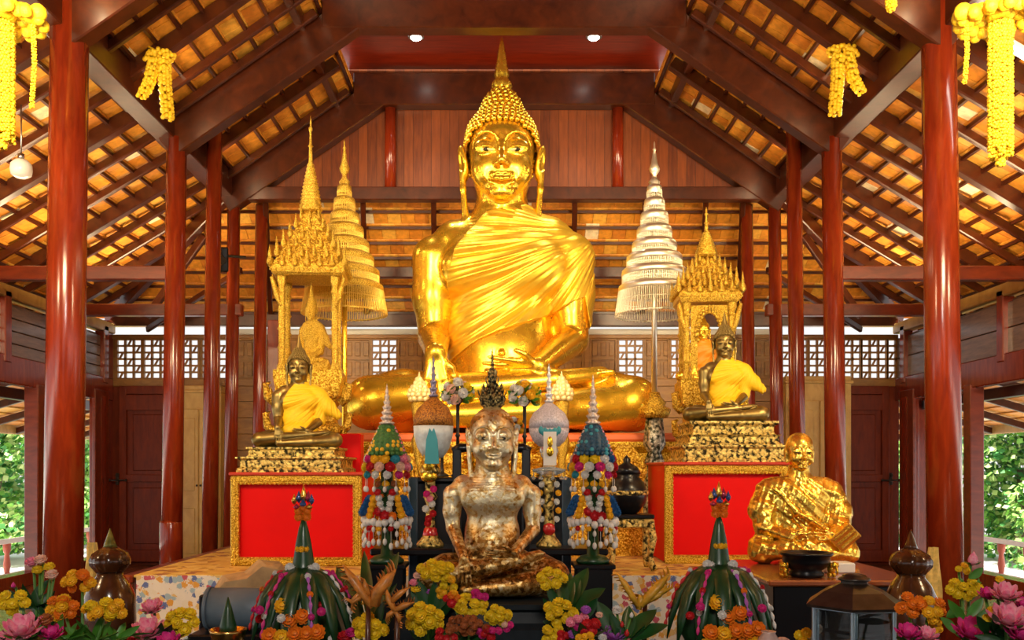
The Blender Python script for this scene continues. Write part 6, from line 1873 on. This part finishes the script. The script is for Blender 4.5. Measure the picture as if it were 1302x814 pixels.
# ------------------------------------------------------------------ jewelled flower towers on black stands
def tower(label, px, Z, ytip, cone, seed):
    u = Z / F; zs = EYE + (CY - 716) * Z / F
    st = MB(); st.box((0, 0, zs / 2), (.24, .24, zs), ch=.01); st.box((0, 0, zs - .015), (.28, .27, .03), ch=.005)
    o = thing_mesh('black_stand', st, M_BLACK, 'black stand under the %s-coned flower tower' % ('green' if px < 600 else 'blue'), 'stand'); o.location = (W(px, 0, Z).x, Z, 0)
    r = empty('flower_tower', (W(px, 0, Z).x, Z, zs), 0, label, 'flower tower')
    q = lambda y: EYE + (CY - y) * u - zs
    rnd = random.Random(seed)
    b = MB(); b.lathe([(20 * u, 0), (22 * u, .02), (16 * u, .05), (8 * u, q(705)), (6 * u, q(640)), (10 * u, q(630)), (16 * u, q(622)), (8 * u, q(612)), (7 * u, q(575))], (0, 0, 0), 18); b.build('stand', MATS['dark_vase'] if False else M_BANANA, r)
    b = MB(); b.lathe([(22 * u, q(579)), (21.5 * u, q(570)), (16 * u, q(555)), (8 * u, q(542)), (3 * u, q(533))], (0, 0, 0), 20)
    for k in range(9):
        n = 22 - 2 * k; rad = 21 * (1 - k / 9) ** .8 + 2
        for i in range(n):
            a = 2 * pi * (i + .5 * (k % 2)) / n; b.cur = 0 if rnd.random() < .75 else 1
            b.ball((rad * u * cos(a), rad * u * sin(a), q(577 - k * 4.8)), 3.0 * u, 6, 4)
    b.build('cone', [cone, PM['amber'] if px < 600 else PM['cyan']], r)
    b = MB(); pr = []
    zt = q(ytip)
    n = 7; z0 = q(540)
    for k in range(n):
        t = k / n; w = 7 * (1 - t) ** 1.2 + 1.2
        pr += [(w * u, z0 + (zt - z0) * t * .9), (w * 1.25 * u, z0 + (zt - z0) * (t + .05) * .9), (w * .7 * u, z0 + (zt - z0) * (t + .10) * .9)]
    pr += [(1.1 * u, z0 + (zt - z0) * .92), (.2 * u, zt)]
    b.lathe(pr, (0, 0, 0), 12); b.build('spire', plain('beaded_spire_%d' % seed, (.62, .50, .42), .35, .5, var=.5, vs=60), r)
    # string of beads down one side of the cone
    for s in (-1, 1):
        g = MB()
        for k in range(9): 
            t = k / 8; g.ball(((6 + 17 * t ** .8) * u * s, -6 * u * t, q(540 + 38 * t)), 2.6 * u, 7, 5)
        g.build('bead_edge', PM['pink'] if s > 0 else PM['pale'], r)
    cols = ['red', 'white', 'hot', 'amber', 'cyan', 'pink', 'pale', 'red', 'yellow', 'white', 'blue']
    def ring(yc, rad, n, size, pal, off=0, drop=0):
        for i in range(n):
            a = -pi / 2 + 2 * pi * (i + off) / n
            if sin(a) > .55: continue
            blossom(r, (rad * u * cos(a), rad * u * .8 * sin(a), q(yc + drop * abs(cos(a)))), size * u, 'puff', pal[(i + seed) % len(pal)], (cos(a), sin(a), .25))
    ring(584, 24, 12, 6.5, cols, 0); ring(594, 27, 13, 6.5, cols[::-1], .5); ring(604, 26, 11, 5.5, ['red', 'amber', 'cyan', 'white', 'hot'], .2)
    ring(616, 13, 8, 5, ['amber', 'rust', 'amber'], 0); ring(628, 10, 7, 5, ['orange', 'white', 'red'], .5)
    # shoulders of blue flowers, then white pendants
    for s in (-1, 1):
        for k in range(4): blossom(r, (s * (21 + 2.4 * k) * u, -7 * u, q(636 + 5 * k)), 7 * u, 'puff', 'blue', (s * .8, -.5, .4))
        for k in range(4): blossom(r, (s * (15 + 1.5 * k) * u, -16 * u, q(634 + 7 * k)), 4.6 * u, 'puff', 'amber', (s * .3, -.9, .3))
        for k in range(4): blossom(r, (s * (9 - 1.5 * k) * u, -18 * u, q(626 + 7 * k)), 4.6 * u, 'puff', 'white' if k else 'red', (s * .2, -.9, .3))
    blossom(r, (0, -19 * u, q(655)), 7 * u, 'puff', 'red', (0, -1, .2)); blossom(r, (-8 * u, -18 * u, q(650)), 6 * u, 'puff', 'red', (0, -1, .2)); blossom(r, (9 * u, -18 * u, q(656)), 6 * u, 'puff', 'orange' if px < 600 else 'red', (0, -1, .2))
    for i in range(13):
        a = -pi + pi * i / 12
        x, y_ = 29 * u * cos(a), 20 * u * sin(a); L = rnd.uniform(24, 36); v0 = rnd.uniform(-4, 5)
        g = MB(); g.tube([(x * .8, y_ * .8, q(650)), (x, y_, q(660)), (x * 1.02, y_, q(660 + L))], .0022, 5)
        g.ball((x, y_ - .004, q(664 + v0)), (4.6 * u, 3.5 * u, 5.2 * u), 8, 6); g.ball((x * 1.01, y_ - .004, q(674 + v0 * 1.5)), (2.4 * u, 2.2 * u, 4.0 * u), 8, 6)
        g.ball((x * 1.02, y_, q(660 + L)), (2.8 * u, 2.6 * u, 4.6 * u), 8, 6)
        g.build('pendant', PM['white'], r)
        if i % 2: blossom(r, (x * .98, y_ - .01, q(671)), 3.6 * u, 'puff', ('hot', 'amber', 'pale', 'red')[i % 4], (cos(a), sin(a) - .3, .2))
    for i in range(7):
        a = -pi + pi * i / 6
        g = MB(); x, y_ = 27 * u * cos(a), 21 * u * sin(a); g.tube([(x, y_, q(606)), (x * 1.02, y_, q(620))], .002, 5); g.ball((x * 1.02, y_, q(622)), (2.6 * u, 2.4 * u, 4 * u), 8, 6); g.build('pendant', PM['white'], r)
    return r
tower('beaded flower tower with a green cone, between the left red altar box and orange dome', 492, 6.2, 488, plain('green_cone', (.05, .16, .03), .6, var=.4, vs=60), 3)
tower('beaded flower tower with a dark blue cone, between the silver dome and small carved table', 754, 6.2, 476, plain('blue_cone', (.015, .07, .13), .5, var=.4, vs=60), 8)

# ------------------------------------------------------------------ domed ornaments on slim stands, at the altar table
def dome(label, px, Z, ytip, ytop, ymid, ybot, hw, zs, kind):
    u = Z / F
    r = empty('domed_ornament', (W(px, 0, Z).x, Z, zs), 0, label, 'domed ornament')
    q = lambda y: EYE + (CY - y) * u - zs
    if kind == 'orange':
        top = ornate('orange_sequins', (.62, .26, .03), (.20, .06, .01), 120, .5, .3, .5, .004); band = plain('silver_blue_cloth', (.55, .62, .66), .5, .1, var=.4, vs=9)
    else:
        top = plain('lilac_sequins', (.55, .52, .60), .5, .2, var=.35, vs=90, bs=.6, bscale=120, bdist=.004); band = MATS['lilac_sequins']
    b = MB(); b.lathe([(hw * u, q(ymid)), (hw * .98 * u, q(ymid - (ymid - ytop) * .3)), (hw * .78 * u, q(ymid - (ymid - ytop) * .6)), (hw * .4 * u, q(ymid - (ymid - ytop) * .85)), (hw * .16 * u, q(ytop))], (0, 0, 0), 28); b.build('dome', top, r)
    b = MB(); b.lathe([(hw * u, q(ymid)), (hw * .97 * u, q(ymid + (ybot - ymid) * .3)), (hw * .8 * u, q(ymid + (ybot - ymid) * .7)), (hw * .5 * u, q(ybot))], (0, 0, 0), 28); b.build('lower_shell', band, r)
    b = MB(); n = 6; pr = []
    for k in range(n):
        t = k / n; w = 4.2 * (1 - t) + .8; z = q(ytop) + (q(ytip) - q(ytop)) * t
        pr += [(w * u, z), (w * 1.3 * u, z + .012), (w * .7 * u, z + .024)]
    pr += [(.2 * u, q(ytip))]; b.lathe(pr, (0, 0, 0), 12); b.build('spire', plain('dark_bead_spire_' + kind, (.20, .18, .28) if kind == 'orange' else (.70, .66, .70), .3, .5, var=.5, vs=80), r)
    return r, q, u
M_CRYS = plain('crystal', (.80, .88, .92), .08, .0, trans=.75)
r, q, u = dome('orange sequinned dome with a silver and blue band on a dark gold stand', 551, 6.70, 452, 505, 542, 582, 25.5, 1.027, 'orange')
b = MB(); b.prism([(-9 * u, q(590)), (9 * u, q(590)), (7 * u, q(560)), (3 * u, q(546)), (-3 * u, q(546)), (-7 * u, q(560))], -25 * u, -19 * u); b.build('blue_figure_panel', PM['cyan'], r)
b = MB(); b.lathe([(16 * u, 0), (17 * u, .02), (10 * u, q(682)), (6 * u, q(672)), (5 * u, q(640)), (9 * u, q(632)), (6 * u, q(626)), (6 * u, q(606)), (13 * u, q(600)), (8 * u, q(590)), (9 * u, q(580))], (-4 * u, 0, 0), 18, lobes=8, amp=.05); b.build('stand', M_OLDGOLD, r)
b = MB(); b.ball((-5 * u, -9 * u, q(592)), (7.5 * u, 6 * u, 9 * u), 14, 10); b.lathe([(8.5 * u, q(588)), (7 * u, q(582)), (4 * u, q(574)), (.4 * u, q(566))], (-5 * u, -9 * u, 0), 14, lobes=6, amp=.08); b.ball((-5 * u, -6 * u, q(606)), (11 * u, 6 * u, 8 * u), 14, 8); b.build('gold_mask', M_GOLD, r)
for k in range(8): blossom(r, ((-4 + 5 * cos(k * 2.4)) * u, -9 * u, q(622 + k * 6.2)), 4.6 * u, 'puff', ('hot', 'hot', 'pink', 'white', 'white', 'red', 'red', 'red')[k], (0, -1, .2))
b = MB(); b.lathe([(6 * u, q(690)), (10 * u, q(680)), (8 * u, q(672)), (3 * u, q(668))], (-4 * u, 0, 0), 14); b.build('red_lamp_glass', plain('red_glass', (.55, .02, .02), .1, coat=.6), r)
r, q, u = dome('lilac sequinned dome with a blue ruffle on a crystal stand', 698, 6.70, 462, 512, 545, 568, 25.5, 1.027, 'lilac')
b = MB()
for k in range(9): b.ball(((-11 + 22 * k / 8) * u, -22 * u, q(548 + 2 * (k % 2))), (3.4 * u, 4 * u, 5 * u), 8, 6)
b.build('blue_ruffle', PM['cyan'], r)
b = MB(); b.prism([(-8 * u, q(592)), (8 * u, q(592)), (8 * u, q(550)), (-8 * u, q(550))], -26 * u, -22 * u); b.build('white_panel', PM['white'], r)
b = MB(); b.ball((0, -27 * u, q(563)), (3.6 * u, 2 * u, 7 * u), 10, 8); b.ball((0, -27 * u, q(575)), (4.6 * u, 2.4 * u, 6 * u), 10, 8); b.build('gold_emblem', M_GOLD, r)
b = MB(); b.lathe([(6 * u, q(606)), (20 * u, q(600)), (22 * u, q(597)), (8 * u, q(594)), (6 * u, q(586)), (10 * u, q(580)), (12 * u, q(574)), (10 * u, q(564))], (0, -2 * u, 0), 20); b.build('crystal_dish', M_CRYS, r)
for i in range(9):
    a = 2 * pi * i / 9; g = MB(); g.tube([(20 * u * cos(a), 20 * u * sin(a), q(599)), (21 * u * cos(a), 21 * u * sin(a), q(606))], .002, 4); g.ball((21 * u * cos(a), 21 * u * sin(a), q(608)), 2.4 * u, 7, 5); g.build('crystal_drop', M_CRYS, r)
b = MB(); b.lathe([(15 * u, 0), (16 * u, .02), (9 * u, q(684)), (6 * u, q(676)), (7 * u, q(660)), (5 * u, q(650)), (8 * u, q(640)), (5 * u, q(632)), (7 * u, q(616)), (9 * u, q(610)), (5 * u, q(606))], (0, 0, 0), 18, lobes=8, amp=.05); b.build('stand', M_OLDGOLD, r)
for s in (-1, 1):
    for k in range(5): blossom(r, (s * (9 + 2 * (k % 2)) * u, -6 * u, q(616 + 11 * k)), 4.2 * u, 'puff', ('white', 'amber', 'white', 'amber', 'white')[k], (s * .5, -.9, .2))
b = MB(); b.lathe([(4 * u, q(682)), (8 * u, q(674)), (7 * u, q(668)), (3 * u, q(664))], (0, -3 * u, 0), 14); b.build('red_lamp_glass', MATS['red_glass'], r)

# ------------------------------------------------------------------ behind the gilded head: bouquets, gold trees, offerings on the shelf
def stand_bouquet(label, px, py, Z, zs, rad, cols, n, leafm):
    u = Z / F; c = W(px, py, Z)
    r = empty('flower_stand', (c.x, Z, zs), 0, label, 'flower stand')
    h = c.z - zs
    b = MB(); b.lathe([(.05, 0), (.055, .015), (.02, .03), (.012, .06), (.012, h * .5), (.022, h * .52), (.012, h * .55), (.014, h - .06), (.045, h - .02), (.05, h)], (0, 0, 0), 14); b.build('candle_stem', M_IRON, r)
    for i in range(n):
        t = i / n; a = i * 2.4; z = 1 - 1.5 * t; rr = sqrt(max(0, 1 - z * z))
        p = Vector((rr * cos(a), rr * sin(a), z)) * rad * u * .85
        blossom(r, p + Vector((0, 0, h + rad * u * .2)), rad * u * .36, 'puff', cols[i % len(cols)], p)
    g = MB()
    for i in range(16):
        a = i * 2.39; z = random.uniform(-.5, .8); rr = sqrt(1 - z * z); d = Vector((rr * cos(a), rr * sin(a), z))
        p = Vector((0, 0, h + rad * u * .2)); g.leaf(p + d * rad * u * .5, p + d * rad * u * 1.25, rad * u * .5, 0, d.orthogonal(), 5)
    g.build('foliage', leafm, r)
    return r
SH = 1.542
stand_bouquet('round green and white bouquet on a slim dark stand, left of the gilded head', 582, 506, 7.05, SH, 19, ('white', 'yellow', 'white', 'pale'), 16, M_LEAF2)
stand_bouquet('round green and white bouquet on a slim dark stand, right of the gilded head', 667, 508, 7.05, SH, 19, ('white', 'yellow', 'amber', 'white'), 16, M_LEAF2)
stand_bouquet('small red and orange bouquet under the left green and white one', 562, 541, 6.96, SH, 12, ('red', 'orange', 'pale', 'amber'), 12, M_LEAF)
stand_bouquet('orange and cream bouquet under the right green and white one', 652, 546, 6.96, SH, 13, ('orange', 'amber', 'white', 'rust'), 14, M_LEAF)
def gold_tree(label, px, y0, Z, zs, w, seed):
    rnd = random.Random(seed); u = Z / F
    r = empty('gold_leaf_tree', (W(px, 0, Z).x, Z, zs), 0, label, 'ornament')
    h = EYE + (CY - y0) * u - zs
    t = MB(); t.lathe([(.05, 0), (.05, .03), (.02, .06)], (0, 0, 0), 12); t.tube([(0, 0, .04), (.01, 0, h * .5), (0, 0, h)], [.012, .009, .004], 7); t.build('trunk', M_GOLD, r)
    g = MB()
    for i in range(90):
        z = h * rnd.uniform(.18, 1.0); a = rnd.uniform(0, 2 * pi); R = w * u * sqrt(rnd.random()) * (1.15 - .8 * z / h)
        p = Vector((R * cos(a), R * .6 * sin(a), z)); d = Vector((cos(a), -.5, rnd.uniform(-.6, .6))).normalized()
        g.leaf(p, p + d * .045, .034, 0, d.orthogonal(), 4, .1)
        if i % 5 == 0: g.tube([(0, 0, z * .8), p], .003, 4)
    g.build('gold_leaves', M_GOLD, r)
gold_tree('gold foil leaf tree left of the throne', 601, 540, 7.15, 1.542, 9, 1)
gold_tree('gold foil leaf tree right of the throne', 690, 540, 7.12, 1.542, 12, 2)
gold_tree('gold foil leaf tree directly behind the gilded head', 622, 500, 7.15, 1.542, 9, 3)
gold_tree('gold foil leaf tree behind the gilded Buddha\'s left ear', 640, 540, 7.15, 1.542, 7, 4)
for i, (px, y0, Z, lab) in enumerate(((482, 575, 9.75, 'gold carved votive block behind the green-coned tower'), (795, 565, 9.5, 'gold carved votive panel right of the giant Buddha\'s knee'), (520, 580, 9.3, 'gold carved votive block behind the orange dome'), (735, 585, 9.3, 'gold carved votive block behind the blue-coned tower'))):
    u = Z / F; h = EYE + (CY - y0) * u - .703
    b = MB(); w = (.30, .42, .22, .25)[i]
    rloft(b, [(w * .5, .12, 0), (w * .5, .12, h * .1), (w * .42, .1, h * .13), (w * .42, .1, h * .7), (w * .5, .12, h * .74), (w * .5, .12, h * .8), (w * .4, .09, h * .86), (w * .2, .06, h * .97), (w * .05, .03, h)])
    for k in range(5): flame(b, (-w * .4 + w * .2 * k, -.11, h * .78), .03, .14, 6)
    o = thing_mesh('votive_block', b, M_ORN, lab, 'ornament'); o.location = (W(px, 0, Z).x, Z, .703)
# pale flowers inside the lantern's open side
lf = empty('jasmine_bunch', (W(1030, 0, 4.32).x, 4.32, TZ), 0, 'pale yellow flowers behind the lantern\'s open left side', 'bouquet')
b = MB(); b.tube([(0, 0, 0), (0, 0, .22)], [.02, .012], 8); b.build('stem', M_STEM, lf)
for i in range(18):
    blossom(lf, (random.uniform(-.085, .06), random.uniform(-.03, .03), .08 + .27 * i / 18), .026, 'puff', ('yellow', 'amber', 'white')[i % 3], (random.uniform(-.5, .5), -1, .3))

# ------------------------------------------------------------------ things of a kind share a group
GROUPS = {'seated_buddha': 'bronze seated Buddhas on the red boxes', 'altar_box': 'red altar boxes', 'pedestal': 'stepped pedestals under the bronze Buddhas', 'spired_shrine': 'gold spired shrines',
          'shrine_figure': 'figures inside the spired shrines', 'tiered_umbrella': 'tiered ceremonial umbrellas', 'lotus_pillar': 'lotus-bud pillars', 'flower_tower': 'beaded flower towers',
          'domed_ornament': 'domed ornaments on slim stands', 'banana_leaf_tower': 'banana-leaf cone towers', 'lidded_urn': 'brown glazed urns', 'fringed_cloth': 'fringed cloths behind the urns', 'votive_block': 'gold carved votive blocks',
          'gold_leaf_tree': 'gold foil leaf trees on the black table', 'ceiling_lamp': 'round ceiling lamps', 'hanging_garland': 'knotted yellow garlands', 'flower_hanging': 'long yellow flower hangings', 'carved_ornament': 'carved spiky ornaments',
          'cupboard': 'pale wooden cupboards', 'flower_stand': 'bouquets on slim dark stands', 'black_stand': 'black stands under the flower towers', 'cloth_stand': 'stands behind the urns', 'balustrade': 'terrace balustrades', 'statue_plinth': 'statue plinths'}
for o in list(SC.objects):
    if o.parent is None and o.get('category') and o.get('kind') != 'structure':
        n = o.name.split('.')[0]
        if n in GROUPS: o['group'] = GROUPS[n]
        elif n.endswith('bouquet'): o['group'] = 'flower bouquets along the offering table'
